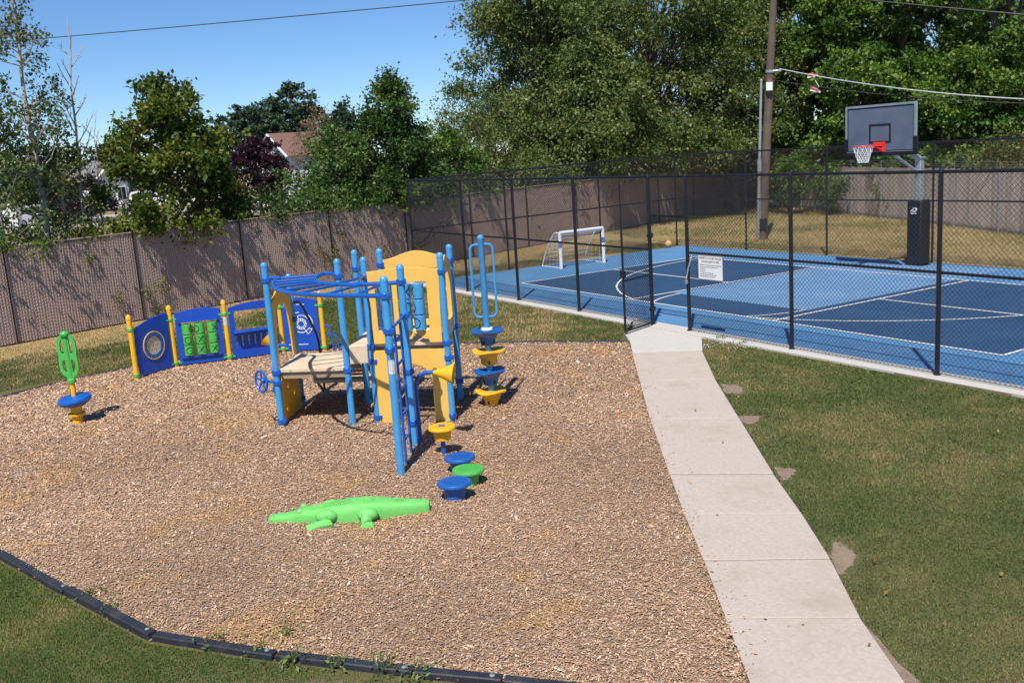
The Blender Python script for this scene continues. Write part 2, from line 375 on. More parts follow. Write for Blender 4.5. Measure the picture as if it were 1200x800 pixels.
cc = (pal[ci]*.85+np.array((.43,.31,.225))*.15)*rng.uniform(.74, 1.26, (n, 1))*np.array((1.11,1.02,.95))
big = vnoise(P[:,0], P[:,1], .45, 9)[:,None]; org = np.clip((vnoise(P[:,0], P[:,1], 1.5, 21)-.60)*5, 0, 1)[:,None]
cc = cc*(.76+.48*big); cc = cc*(1-.5*org)+np.array((.56,.33,.13))*.5*org
tag(array_mesh('wood_chips', V, F, M['chip'], col=np.tile(cc, (4,1))), kind='stuff')

# ------------------------------------------------------------------ sidewalk, gate apron, curb under the fence
swl = [(741,416),(749.7,448.3),(761.8,493),(785,558.6),(802,605),(825,660),(851,728),(880,806)]
swr = [(823,413),(838,446),(866,492),(907,558.5),(939,604),(973,658),(1008,727.5),(1060,803)]
swl = [G(*p) for p in swl]; swr = [G(*p) for p in swr]
swl.append(swl[-1]*2-swl[-2]); swr.append(swr[-1]*2-swr[-2])
mb = MB(); mb.prism([(p.x, p.y) for p in swl]+[(p.x, p.y) for p in reversed(swr)], -.1, -.006)
walk = mb.build('sidewalk', M['soil']); walk['kind'] = 'structure'
for i in range(len(swl)-1):
    a0, a1, b0, b1 = swl[i], swl[i+1], swr[i], swr[i+1]
    j0, j1 = (.013 if i in (3,5) else .005), (.013 if i in (2,4) else .005)
    q = [a0.lerp(a1, j0), a0.lerp(a1, 1-j1), b0.lerp(b1, 1-j1), b0.lerp(b1, j0)]
    mb = MB(); mb.prism([(p.x, p.y) for p in q], -.04, .03+random.uniform(-.003, .004)); mb.build('slab', M['concrete'], walk, bev=.006)
A = [(7.15,-1.93),(7.62,-2.55),(swl[0].x-.02, swl[0].y+.02),(swr[0].x-.02, swr[0].y+.02),(8.85,-1.93)]
mb = MB(); mb.prism([(7.18,-1.92),(7.66,-2.62),(8.3,-3.0),(swl[0].x-.015,swl[0].y+.02),(swr[0].x-.02,swr[0].y+.02),(8.98,-1.92)], -.08, .034)
o = mb.build('gate_apron', M['concrete_new'], bev=.006); o['kind'] = 'structure'
mb = MB()
curb = MB(); curb.prism([(-3.2,-1.9),(17.6,-1.9),(17.6,-1.49),(-3.2,-1.49)], -.1, .02); cb = curb.build('curb', M['soil']); cb['kind'] = 'structure'
x = -3.2
for xe in (-.6, 1.9, 4.35, 6.8, 9.3, 12.0, 14.7, 17.6):
    mb = MB(); mb.prism([(x+.006,-1.905),(xe-.006,-1.905+random.uniform(-.015,.015)),(xe-.006,-1.485),(x+.006,-1.485)], -.05, .036+random.uniform(-.003,.003))
    mb.build('curb_section', M['concrete_new'], cb, bev=.006); x = xe

# worn bare patches beside the walk
SOIL = []
def soil_patch(name, q, z, thin=True):
    c0 = sum(q, Vector())/len(q); base_r = spline([p for p in q]+[q[0]], 14)[:-1]; ph = random.uniform(0, 6)
    rr = [c0+(p-c0)*(1+.10*math.sin(i*.31+ph)+.06*math.sin(i*.83+2*ph)+random.uniform(-.02,.02)) for i, p in enumerate(base_r)]
    k_ = len(rr); vs = [c0]+[c0+(p-c0)*f_ for f_ in (.25,1.25) for p in rr]; mb = MB()
    mb.add([(p.x, p.y, z) for p in vs], [(0, 1+i, 1+(i+1)%k_) for i in range(k_)]+[(1+i, 1+k_+i, 1+k_+(i+1)%k_, 1+(i+1)%k_) for i in range(k_)])
    o = mb.build(name, M['soil_patch']); o['kind'] = 'structure'; ca = o.data.color_attributes.new('Col', 'FLOAT_COLOR', 'POINT')
    for i, dd in enumerate(ca.data): wv = 1.0 if i <= k_ else 0.0; dd.color = (wv, wv, wv, 1)
    if thin: SOIL.append(([(p.x, p.y) for p in rr], c0))
for pts in ([(975,633),(1000,640),(1003,662),(985,676),(972,660)], [(905,546),(930,548),(932,558),(915,563)], [(842,449),(872,452),(868,463),(850,461)], [(862,486),(893,488),(885,497),(868,496)], [(1008,727),(1022,738),(1052,775),(1082,803),(1060,812)]):
    soil_patch('bare_soil', [G(*p) for p in pts], .002)
soil_patch('worn_ground', [Vector(p) for p in ((15.3,-11.95,0),(16.5,-10.9,0),(17.6,-10.6,0),(17.4,-11.9,0),(16.2,-12.4,0))], -.001, False)

# ------------------------------------------------------------------ grass blades
sw_poly = [(p.x, p.y) for p in swl]+[(p.x, p.y) for p in reversed(swr)]
right_lawn = [(9.05,-1.93),(17.5,-1.93),(19.6,-2.2),(21.0,-6.2),(swr[-1].x, swr[-1].y)]+[(p.x, p.y) for p in reversed(swr[:-1])]
left_lawn = [(16.5,-10.73),(16.05,-11.13),(15.2,-11.84),(14.29,-12.52),(11.54,-13.37),(10.6,-13.65),(14.5,-14.4),(16.6,-13.0),(17.3,-11.4)]
mid_lawn = [(8.1,-3.05),(7.55,-2.55),(7.1,-1.94),(-2.8,-1.94),(-3.1,-1.5),(-3.1,8.2),(WALL(8.2)+.1,8.2),(WALL(-13.5)+.1,-13.5),(3.3,-13.2),(2.9,-11.7),(2.75,-10.5),(2.8,-9.2),(3.15,-8.0),(4.1,-6.9),(5.9,-5.0)]
bare_px = [((988,655),.32),((918,554),.25),((858,456),.3),((877,491),.28),((1050,778),.35),((1025,748),.2)]
bare = [(G(*p).x, G(*p).y, r) for p, r in bare_px]
def grass(poly, n, h, wdt, pals, seed, dryf=None, name='grass', fall=1.2, ref=8.0, edge_thin=None):
    P = scatter(poly, n, lambda x, y: np.clip(ref/camdist(x, y), .12, 1)**fall)
    x, y = P[:,0], P[:,1]; keep = np.ones(len(x), bool)
    nz = vnoise(x, y, 5, 5)
    for pol, c0 in SOIL:
        for sc_f, pr in ((.75,.93),(1.0,.72),(1.2,.4)):
            q = [(c0.x+(px_-c0.x)*sc_f, c0.y+(py_-c0.y)*sc_f) for px_, py_ in pol]
            keep &= ~(in_poly(x, y, q) & (rng.random(len(x)) < pr*(.6+.8*nz)))
    if edge_thin is not None: keep &= rng.random(len(x)) < edge_thin(x, y)
    x, y = x[keep], y[keep]; n = len(x); d = camdist(x, y); sc = np.clip(d/ref, 1, 2.2)
    a = rng.uniform(0, 2*math.pi, n); lean = rng.uniform(.2, 1.1, n); H = h*rng.uniform(.5, 1.3, n)*(.75+.5*vnoise(x, y, 1.2, seed))*(.6+.4*sc)
    wd = wdt*sc*rng.uniform(.7, 1.3, n)
    b = np.stack([x, y, np.full(n, -.004)], 1); s = np.stack([-np.sin(a), np.cos(a), np.zeros(n)], 1)*(wd/2)[:,None]
    a2 = a+rng.normal(0, .8, n)
    tip = b+np.stack([np.cos(a2)*np.sin(lean), np.sin(a2)*np.sin(lean), np.cos(lean)], 1)*H[:,None]
    V = np.concatenate([b-s, b+s, tip], 0); F = np.stack([np.arange(n), np.arange(n)+n, np.arange(n)+2*n], 1)
    g = np.array(pals); t1 = vnoise(x, y, .5, seed); t2 = vnoise(x, y, 3, seed+4); t = np.clip((t1-.5)*2.2+(t2-.5)*1.2+.4+rng.normal(0, .22, n), 0, 1)
    if dryf is not None: t = np.clip(t+dryf(x, y), 0, 1)
    k = t*(len(g)-1); i = np.minimum(k.astype(int), len(g)-2); fr = (k-i)[:,None]
    cc = (g[i]*(1-fr)+g[i+1]*fr)*rng.uniform(.75, 1.25, (n,1))
    return tag(array_mesh(name, V, F, M['blade'], col=np.tile(cc, (3,1))), kind='stuff')
grass(right_lawn, 300000, .023, .008, [(.084,.120,.034),(.122,.158,.046),(.175,.188,.064),(.29,.235,.105)], 2)
grass(left_lawn, 100000, .030, .007, [(.075,.125,.026),(.115,.168,.034),(.18,.205,.055),(.30,.25,.11)], 6, edge_thin=lambda x, y: np.clip(1.3-np.clip((x-14.6)/1.2, 0, 1)*(.9+.7*vnoise(x, y, 2.2, 31)), .14, 1))
walld = lambda x, y: (x-WALL(y))*.947
grass(mid_lawn, 150000, .038, .008, [(.07,.11,.022),(.11,.14,.035),(.22,.19,.07),(.50,.37,.19)], 8, lambda x, y: .75*np.clip(1-(walld(x, y)-1.2)/1.8, 0, 1)+.35*(y > 2), ref=11)
back = [(-4.4,8.45),(16,8.45),(7,14.2),(-8.5,22.0),(WALL(21)+.2,21),(WALL(10)+.2,10)]
grass(back, 90000, .07, .012, [(.20,.21,.07),(.32,.28,.11),(.45,.36,.175),(.52,.42,.23)], 12, lambda x, y: .1+0*x, ref=22)

# ------------------------------------------------------------------ sport court
mb = MB(); mb.prism([(-2.75,-1.485),(17.6,-1.485),(17.6,8.2),(-2.75,8.2)], -.1, .012)
court = mb.build('sports_court', M['court_rim']); court['kind'] = 'structure'
def flat(name, poly, z, m): 
    o = sheet(name, poly, z, m, court); return o
FT = .3048; CL, CW = 44*FT, 20*FT
flat('playing_area', [(0,0),(CL,0),(CL,CW),(0,CW)], .016, M['court_dark'])
flat('key_area', [(4.66,1.2),(8.58,1.2),(8.58,7.9),(4.66,7.9)], .020, M['court_key'])
def line(x0, y0, x1, y1, wd=.055):
    d = Vector((x1-x0, y1-y0)); d.normalize(); nrm = Vector((-d.y, d.x))*wd/2
    flat('painted_line', [(x0-nrm.x,y0-nrm.y),(x1-nrm.x,y1-nrm.y),(x1+nrm.x,y1+nrm.y),(x0+nrm.x,y0+nrm.y)], line.z, M['line']); line.z += .0002
line.z = .024
line(0,0,CL,0); line(0,CW,CL,CW); line(0,0,0,CW); line(CL,0,CL,CW)
line(15*FT,0,15*FT,CW); line(29*FT,0,29*FT,CW); line(0,10*FT,15*FT,10*FT); line(29*FT,10*FT,CL,10*FT)
def arc(cx, cy, r, ok, wd=.045):
    run = []
    for i in range(181):
        a = R(180+i) if r < 3 else R(170+i*200/180)
        p = (cx+r*math.cos(a), cy+r*math.sin(a))
        if ok(*p): run.append(a)
        if (not ok(*p) or i == 180) and len(run) > 2:
            inn = [(cx+(r-wd/2)*math.cos(t), cy+(r-wd/2)*math.sin(t)) for t in run]; out = [(cx+(r+wd/2)*math.cos(t), cy+(r+wd/2)*math.sin(t)) for t in run]
            mb = MB(); k = len(run); mb.add([(p[0],p[1],line.z) for p in inn+out], [(j, k+j, k+j+1, j+1) for j in range(k-1)]); mb.build('painted_arc', M['line'], court); line.z += .0002; run = []
        elif not ok(*p): run = []
arc(6.5, 5.85, 6.1, lambda x, y: .03 < y < 7.6)
arc(6.72, 1.2, 1.82, lambda x, y: y > .03)

# ------------------------------------------------------------------ chain-link fences
def wires(p0, p1, z0, z1a, z1b=None, pitch=.072, r=.0029, off=0.0):
    """diagonal wires of a chain-link mesh between two points, as (V, F)"""
    p0 = np.array(p0[:2], float); p1 = np.array(p1[:2], float); Ln = np.linalg.norm(p1-p0); e = (p1-p0)/Ln; nn = np.array((-e[1], e[0]))
    z1b = z1a if z1b is None else z1b; H = max(z1a, z1b)-z0; segs = []
    top = lambda s: (z1a+(z1b-z1a)*s/Ln)-z0
    for sg in (1, -1):
        for k in range(int((Ln+H)/pitch)+1):
            c = k*pitch-(H if sg == 1 else 0)          # s where the wire meets the bottom
            if sg == 1: s0, s1 = max(0, c), min(Ln, c+top(min(max(c,0),Ln)))
            else:       s0, s1 = max(0, c-H), min(Ln, c)
            if sg == -1: s0 = max(s0, c-top(max(0, s0)))
            if s1-s0 < .01: continue
            h0, h1 = ((s0-c), (s1-c)) if sg == 1 else ((c-s0), (c-s1))
            segs.append((s0, h0, s1, h1, sg))
    q = np.array(segs); m = len(q); 
    A = np.concatenate([p0+e*q[:,0:1], (z0+q[:,1])[:,None]], 1); B = np.concatenate([p0+e*q[:,2:3], (z0+q[:,3])[:,None]], 1)
    n3 = np.array((nn[0], nn[1], 0)); A = A+n3*(off+.002*q[:,4:5]); B = B+n3*(off+.002*q[:,4:5])
    d = (B-A)/np.linalg.norm(B-A, axis=1)[:,None]; sdv = np.cross(d, n3); V = []
    for k in range(3):
        an = 2*math.pi*k/3; o = (sdv*math.cos(an)+n3*math.sin(an))*r; V += [A+o, B+o]
    V = np.concatenate(V, 0); i = np.arange(m); F = []
    for k in range(3):
        k2 = (k+1)%3; F.append(np.stack([i+2*k*m, i+(2*k+1)*m, i+(2*k2+1)*m, i+2*k2*m], 1))
    return V, np.concatenate(F, 0)
def post(mb, x, y, z0, z1, r, cap=True, n=12):
    mb.lathe((x, y, 0), [(r, z0), (r, z1), (r*1.12, z1+.004), (r*1.12, z1+.02), (r*.8, z1+.05), (0, z1+.065)] if cap else [(r, z0), (r, z1)], n)

HN, HB = 2.84, 2.98
def fence(name, label, pa, pb, za, zb, posts, skip=None, mid=.52, rpost=.034, gate=None):
    root = thing(name, (pa[0], pa[1], 0), label, 'fence')
    e = Vector((pb[0]-pa[0], pb[1]-pa[1], 0)); Ln = e.length; e.normalize(); zt = lambda s: za+(zb-za)*s/Ln
    at = lambda s, z: Vector((pa[0], pa[1], 0))+e*s+Vector((0,0,z))
    for s in posts:
        mb = MB(); p = at(s, 0); post(mb, p.x, p.y, -.05, zt(s)-.01, rpost); po = mb.build('post', M['black'], root)
        mb = MB(); mb.lathe((p.x, p.y, 0), [(rpost*1.5, .03), (rpost*1.5, .05), (rpost*1.05, .06)], 10); mb.build('base_plate', M['black'], po)
    mb = MB(); mb.tube([at(0, zt(0)), at(Ln, zt(Ln))], .024, 8); mb.build('top_rail', M['black'], root)
    spans = [(0, Ln)] if gate is None else [(0, gate[0]), (gate[1], Ln)]
    for s0, s1 in spans:
        mb = MB(); mb.tube([at(s0, zt(s0)*mid), at(s1, zt(s1)*mid)], .021, 8); mb.build('middle_rail', M['black'], root)
        V, F = wires(at(s0,0), at(s1,0), .06, zt(s0)-.01, zt(s1)-.01, off=-.03)
        tag(array_mesh('wire_mesh', V, F, M['black'], root), kind='stuff')
        mb = MB(); mb.tube([at(s0, .06), at(s1, .06)], .004, 5); mb.build('tension_wire', M['black'], root)
    if gate is not None:
        zg = 2.12
        mb = MB(); mb.tube([at(gate[0], zg), at(gate[1], zg)], .021, 8); mb.build('gate_header', M['black'], root)
        V, F = wires(at(gate[0],0), at(gate[1],0), zg, zt(gate[0])-.01, off=-.03)
        tag(array_mesh('wire_mesh', V, F, M['black'], root), kind='stuff')
    return root
NX0 = -2.9
nearp = [0.08, 2.52, 4.94, 7.36, 8.40, 10.84, 13.48, 16.1]
fence('chain_link_fence', 'black chain-link fence on the concrete curb with a gate opening onto the walk', (NX0,-1.68), (17.5,-1.68), HN, HN, [0]+[p-NX0 for p in nearp], gate=(7.36-NX0, 8.40-NX0))
fence('chain_link_fence', 'black chain-link fence behind the small white goal at the court end', (NX0-.05,-1.62), (-3.12,8.2), HN+.01, HB, [3.1, 6.6, 9.8], rpost=.028)
fence('chain_link_fence', 'black chain-link fence behind the basketball hoop along the court side', (-3.1,8.27), (17.5,8.27), HB, HB+.05, [3.07, 6.17, 9.5, 12.6, 15.8, 18.9], rpost=.028)

# gate leaf, swung open over the apron
hg = Vector((7.43,-1.72,0)); ge = Vector((G(742,391).x-7.43, G(742,391).y+1.72, 0)); gl = 1.0; ge.normalize()
gate = thing('fence_gate', hg, 'black chain-link gate leaf standing open over the pale concrete apron', 'gate')
mb = MB(); z0, z1 = .09, 1.98
a, b = hg+ge*.06, hg+ge*gl
mb.tube([a+Vector((0,0,z0)), a+Vector((0,0,z1)), b+Vector((0,0,z1)), b+Vector((0,0,z0)), a+Vector((0,0,z0))], .023, 8); mb.build('gate_frame', M['black'], gate)
mb = MB(); mb.tube([a+Vector((0,0,1.02)), b+Vector((0,0,1.02))], .018, 8); mb.build('gate_rail', M['black'], gate)
V, F = wires(a, b, z0, z1); tag(array_mesh('wire_mesh', V, F, M['black'], gate), kind='stuff')
for z in (.35, 1.75):
    mb = MB(); mb.lathe(hg+Vector((0,0,z)), [(.05,-.04),(.05,.04)], 10); mb.box(hg+ge*.05+Vector((0,0,z)), (.06,.018,.025), (ge, Vector((-ge.y,ge.x,0)), Vector((0,0,1)))); mb.build('hinge', M['black'], gate)
mb = MB(); mb.box(b+Vector((0,0,1.15)), (.05,.035,.06), (ge, Vector((-ge.y,ge.x,0)), Vector((0,0,1)))); mb.tube([b+Vector((0,0,1.2)), b+ge*.09+Vector((0,0,1.24))], .01, 6); mb.build('latch', M['black'], gate, bev=.006)

# padlock chain on the gate post
ch = thing('lock_chain', (8.36,-1.74,.95), 'steel chain with padlock hanging on the gate post', 'chain')
pts = spline([(8.56,-1.72,1.44),(8.53,-1.74,1.32),(8.49,-1.75,1.2),(8.46,-1.75,1.1),(8.44,-1.75,1.02)], 5)
for i in range(len(pts)-1):
    p, q = pts[i], pts[i+1]; d = (q-p).normalized(); s = d.cross(Vector((0,1,0))).normalized(); sd_ = s if i % 2 else d.cross(s).normalized(); cc = (p+q)/2; Lh = (q-p).length*.62
    mb = MB(); mb.tube([cc+d*(Lh*math.cos(t))+sd_*(.013*math.sin(t)) for t in [2*math.pi*k/10 for k in range(11)]], .0045, 5, cap=False); mb.build('chain_link', M['galv'], ch)
mb = MB(); mb.box((8.44,-1.765,.95), (.032,.015,.036)); lk = mb.build('padlock', M['bolt'], ch, bev=.006)
mb = MB(); mb.tube([(8.42,-1.765,.98),(8.42,-1.765,1.01),(8.44,-1.765,1.03),(8.46,-1.765,1.01),(8.46,-1.765,.98)], .006, 6); mb.build('shackle', M['galv'], lk)

# rules sign wired to the mesh
sg = thing('rules_sign', (9.06,-1.745,1.03), 'white court rules sign with black lettering wired to the chain-link fence', 'sign')
mb = MB(); put_shape(mb, flat_shape(rrect(0,0,.62,.44,.02), (), .006), (8.75,-1.745,1.03), Vector((1,0,0)), Vector((0,0,1))); plate = mb.build('sign_plate', M['white_paint'], sg)
mb = MB(); put_shape(mb, flat_shape(rrect(0,0,.62,.44,.02), [rrect(.012,.012,.608,.428,.014)], .012), (8.75,-1.746,1.03), Vector((1,0,0)), Vector((0,0,1))); mb.build('sign_frame', M['galv'], sg)
def text(s, size, origin, ex, ey, m, parent, name, align='CENTER', thick=.001):
    cu = bpy.data.curves.new('tmp', 'FONT'); cu.body = s; cu.size = size; cu.align_x = align; cu.extrude = thick; cu.resolution_u = 2
    ob = bpy.data.objects.new('tmp', cu); COL.objects.link(ob); dg = bpy.context.evaluated_depsgraph_get(); dg.update()
    me = bpy.data.meshes.new_from_object(ob.evaluated_get(dg)); mb = MB()
    put_shape(mb, ([v.co.copy() for v in me.vertices], [tuple(p.vertices) for p in me.polygons]), origin, ex, ey)
    bpy.data.objects.remove(ob); bpy.data.curves.remove(cu); bpy.data.meshes.remove(me)
    return mb.build(name, m, parent)
text('SPORTS COURT RULES', .054, (9.06,-1.7495,1.395), Vector((1,0,0)), Vector((0,0,1)), M['ink'], plate, 'lettering')
text('HOURS: 8AM TO 9PM', .046, (9.06,-1.7495,1.335), Vector((1,0,0)), Vector((0,0,1)), M['ink'], plate, 'lettering')
for k, (l0, l1) in enumerate([(.05,.56),(.05,.50),(.05,.18),(.05,.16),(.05,.36),(.05,.44),(.05,.38)]):
    xx = l0; rr = random.Random(k); mb = MB()
    while xx < l1:
        wl = rr.uniform(.02,.05); z = 1.29-k*.034; mb.box((8.75+xx+wl/2,-1.7495,z), (wl/2,.0008,.0045)); xx += wl+.012
    mb.build('print_line', M['ink'], plate)

# ------------------------------------------------------------------ brown slatted fence
wa, wb = Vector((WALL(-17),-17,0)), Vector((WALL(23.5),23.5,0)); we = (wb-wa).normalized(); wn = Vector((we.y,-we.x,0)); WL = (wb-wa).length; HWALL = 2.14
wall = thing('slatted_fence', wa, 'long brown chain-link fence filled with privacy slats below the trees', 'fence')
s = np.arange(0, WL, .0635); n = len(s); o3 = np.array(wa); e3 = np.array(we); n3 = np.array(wn)
zt = HWALL-.04+.012*np.sin(s*.9)+rng.normal(0, .012, n); dep = rng.normal(0, .002, n); tw = rng.normal(0, .025, n)
hw = .0312; V = []
for sx, sy in ((-1,-.021),(-.55,.002),(.55,.002),(1,-.021)):           # hollow slats with a rounded face
    for zz in (np.full(n, .03), zt):
        V.append(o3+e3*(s+sx*hw)[:,None]+n3*(-.014+dep+sy+sx*hw*np.sin(tw))[:,None]+np.array((0,0,1))*zz[:,None])
V = np.concatenate(V, 0); i = np.arange(n); F = np.concatenate([np.stack([i+2*k*n, i+(2*k+2)*n, i+(2*k+3)*n, i+(2*k+1)*n], 1) for k in range(3)], 0)
cc = np.array((.62,.465,.41))*(1+.02*rng.normal(0, 1, n)[:,None])*(.95+.10*vnoise(s, s*0, .3, 4)[:,None])
tag(array_mesh('slats', V, F, M['slat'], wall, col=np.tile(cc, (8,1))), kind='stuff')
V, F = wires(wa, wb, .03, HWALL, off=-.002, r=.004); tag(array_mesh('wire_mesh', V, F, M['slat_wire'], wall), kind='stuff')
mb = MB(); mb.tube([wa+Vector((0,0,HWALL)), wb+Vector((0,0,HWALL))], .022, 8); mb.build('top_rail', M['slat_wire'], wall)
s0 = (G(141,372)-wa).dot(we) % 3.05
for k in range(int((WL-s0)/3.05)+1):
    p = wa+we*(s0+k*3.05)+wn*.03; mb = MB(); post(mb, p.x, p.y, -.05, HWALL+.02, .019); mb.build('post', M['black'], wall)

# ------------------------------------------------------------------ board fence at the back right, with a steel fence in front of it
fa, fb = Vector((WALL(23.2)+.1,23.4,0)), Vector((16.5,9.4,0)); fe = (fb-fa).normalized(); fn = Vector((fe.y,-fe.x,0)); FL = (fb-fa).length
bf = thing('board_fence', fa, 'weathered grey-brown vertical board fence below the tall trees', 'fence')
rb = random.Random(3); s = 0; k = 0
base = None
while s < FL-.15:
    wd = .145; h = 1.88+rb.uniform(-.025,.025); p = fa+fe*(s+wd/2)-fn*(.03+rb.uniform(0,.012)); mb = MB()
    mb.box(p+Vector((0,0,h/2+.02)), (wd/2-.004, .011, h/2), (fe, fn, Vector((0,0,1))))
    o = mb.build('board', M['board_wood'], bf)
    a = o.data.color_attributes.new('Col', 'FLOAT_COLOR', 'POINT'); t = rb.uniform(.78,1.18); g = rb.uniform(-.02,.03)
    for dct in a.data: dct.color = (.52*t, (.43+g*.5)*t, (.385+g)*t, 1)
    s += wd; k += 1
for z in (.35, 1.55):
    mb = MB(); mb.box(fa+fe*FL/2-fn*.07+Vector((0,0,z)), (FL/2,.02,.045), (fe, fn, Vector((0,0,1)))); mb.build('rail', M['pole_wood'], bf)
sf = thing('barbed_fence', fa+fn*.4, 'galvanised steel fence posts with slanted barbed-wire arms before the board fence', 'fence')
s = 1.0
while s < FL:
    p = fa+fe*s+fn*.4; mb = MB(); mb.tube([p, p+Vector((0,0,1.95))], .028, 8); mb.build('post', M['galv'], sf)
    mb = MB(); mb.tube([p+Vector((0,0,1.93)), p+fe*.12+fn*.08+Vector((0,0,2.2))], [.02,.012], 6); mb.build('arm', M['galv'], sf); s += 2.4
mb = MB(); mb.tube([fa+fn*.4+Vector((0,0,1.9)), fb+fn*.4+Vector((0,0,1.9))], .018, 6); mb.build('top_rail', M['galv'], sf)
V, F = wires(fa+fn*.4, fb+fn*.4, .05, 1.9, r=.0016, pitch=.085); tag(array_mesh('wire_mesh', V, F, M['galv'], sf), kind='stuff')
for dz in (2.03, 2.1, 2.18):
    mb = MB(); mb.tube([fa+fn*.44+Vector((0,0,dz)), fb+fn*.44+Vector((0,0,dz))], .003, 4); mb.build('barbed_wire', M['galv'], sf)

# ------------------------------------------------------------------ utility pole, mast, overhead wires
pb = G(893,281); D0 = math.hypot(pb.x-CAM.x, pb.y-CAM.y)
ptop = AT(909,-55,D0)
up = thing('utility_pole', pb, 'leaning weathered timber utility pole on the dry grass', 'pole')
ax = (ptop-pb); axn = ax.normalized(); pl = lambda t: pb+ax*t
mb = MB(); mb.tube([pl(-.01)]+[pl(t/10) for t in range(1,11)], [.17]+[.162-.006*t for t in range(1,11)], 14); mb.build('shaft', M['pole_wood'], up)
tcam = (CAM-pb); tcam.z = 0; tcam.normalize(); tr = Vector((-tcam.y, tcam.x, 0))
def pole_t(py): 
    return min(range(1000), key=lambda k: abs((lambda d: 400-FPX*d.dot(cY)/d.dot(cF))(pl(k/1000)-CAM)-py))/1000
q = pl(pole_t(102))+tcam*.17; mb = MB(); mb.box(q, (.1,.06,.13), (tr, tcam, Vector((0,0,1)))); bx = mb.build('meter_box', M['white_paint'], up, bev=.01)
mb = MB(); mb.box(q-Vector((0,0,.19)), (.075,.05,.06), (tr, tcam, Vector((0,0,1)))); mb.build('meter_base', M['pad'], up, bev=.01)
q = pl(pole_t(261))+tcam*.19; mb = MB(); mb.box(q, (.13,.05,.16), (tr, tcam, Vector((0,0,1)))); mb.build('pole_box', M['pad'], up, bev=.01)
q = pl(pole_t(240))+tcam*.18-tr*.12; mb = MB(); mb.tube([q-Vector((0,0,.5)), q+Vector((0,0,.9))], .03, 8); mb.build('conduit', M['galv'], up)
q = pl(pole_t(84)); mb = MB(); mb.lathe(q, [(.15,-.04),(.15,.04)], 14, axn); mb.build('band', M['galv'], up)
mb = MB(); mb.tube([q+tr*.1+tcam*.12, q+tr*.3+tcam*.12], .025, 6); mb.lathe(q+tr*.3+tcam*.12, [(.05,-.04),(.06,0),(.05,.04)], 10); mb.build('insulator', M['galv'], up)
mpb = G(888,282); mt = AT(892,95,math.hypot(mpb.x-CAM.x, mpb.y-CAM.y)); ms = thing('steel_mast', mpb, 'slim galvanised steel mast beside the timber utility pole', 'mast')
mb = MB(); mb.tube([mpb, mpb.lerp(mt,.5), mt], [.055,.05,.04], 10); mb.build('shaft', M['galv'], ms)
mb = MB(); mb.lathe(mpb.lerp(mt,.48), [(.075,-.2),(.075,.2)], 10); mb.build('sleeve', M['galv'], ms)
mb = MB(); mb.lathe(mt, [(.045,-.01),(.05,.02),(.02,.06),(0,.07)], 10); mb.build('cap', M['galv'], ms)
def wire(name, label, p, q, sag, r, m):
    pts = [p.lerp(q, t/24)-Vector((0,0,4*sag*(t/24)*(1-t/24))) for t in range(25)]
    o = MB().tube(pts, r, 6).build(name, m, loc=p); tag(o, label, 'cable'); return pts
wp = wire('overhead_cable', 'thick pale overhead cable running from the pole band past the backboard', pl(pole_t(82))+tr*.3, AT(1420,118,30), .35, .021, M['galv'])
wq = wire('overhead_cable', 'thin dark overhead cable just below the thick pale one', pl(pole_t(95))+tr*.2, AT(1420,120,30.5), .3, .014, M['black'])
wire('overhead_cable', 'thin dark overhead cable high in front of the tall trees', pl(pole_t(-11)), AT(1420,35,31), .05, .02, M['black'])
wire('overhead_cable', 'single dark power line crossing the open blue sky', pl(pole_t(-35)), AT(-260,70,60), .12, .018, M['black'])
# a pair of shoes thrown over the cable
sh = thing('hanging_shoes', wq[5], 'pair of red and white shoes dangling by their laces from the cable', 'shoes')
for k, (px, py) in enumerate(((952,90),(955,107))):
    q = AT(px, py, D0-.4); mb = MB()
    f = (tr*.9+Vector((0,0,-.25 if k else .1))).normalized(); u_ = Vector((0,0,1)); u_ = (u_-f*u_.dot(f)).normalized(); s_ = f.cross(u_)
    prof = [(-.15,.05,.09),(-.10,.06,.12),(-.02,.06,.11),(.06,.065,.075),(.13,.06,.055),(.17,.03,.03)]; vs = []
    for a_, wd, hh in prof: vs += [q+f*a_+s_*(wd*math.cos(t))+u_*(hh*.5+hh*.5*math.sin(t)) for t in [2*math.pi*j/8 for j in range(8)]]
    mb.add(vs, [(i*8+j,i*8+(j+1)%8,(i+1)*8+(j+1)%8,(i+1)*8+j) for i in range(5) for j in range(8)]+[tuple(range(7,-1,-1)), tuple(range(40,48))])
    shoe = mb.build('shoe', M['shoe'], sh)
    mb = MB(); mb.add([q+f*a_*1.03+s_*(wd*1.08*sg_)+u_*z_ for a_, wd, hh in prof for sg_ in (-1,1) for z_ in (-.02,.02)], [(4*i+0,4*i+4,4*i+5,4*i+1) for i in range(5)]+[(4*i+2,4*i+3,4*i+7,4*i+6) for i in range(5)]+[(4*i+1,4*i+5,4*i+7,4*i+3) for i in range(5)]+[(4*i,4*i+2,4*i+6,4*i+4) for i in range(5)]); mb.build('sole', M['white_plastic'], shoe)
    mb = MB(); mb.tube([q+u_*.09, q+(wq[3]-q)*.6, wq[3]], .006, 4); mb.build('lace', M['white_plastic'], sh)

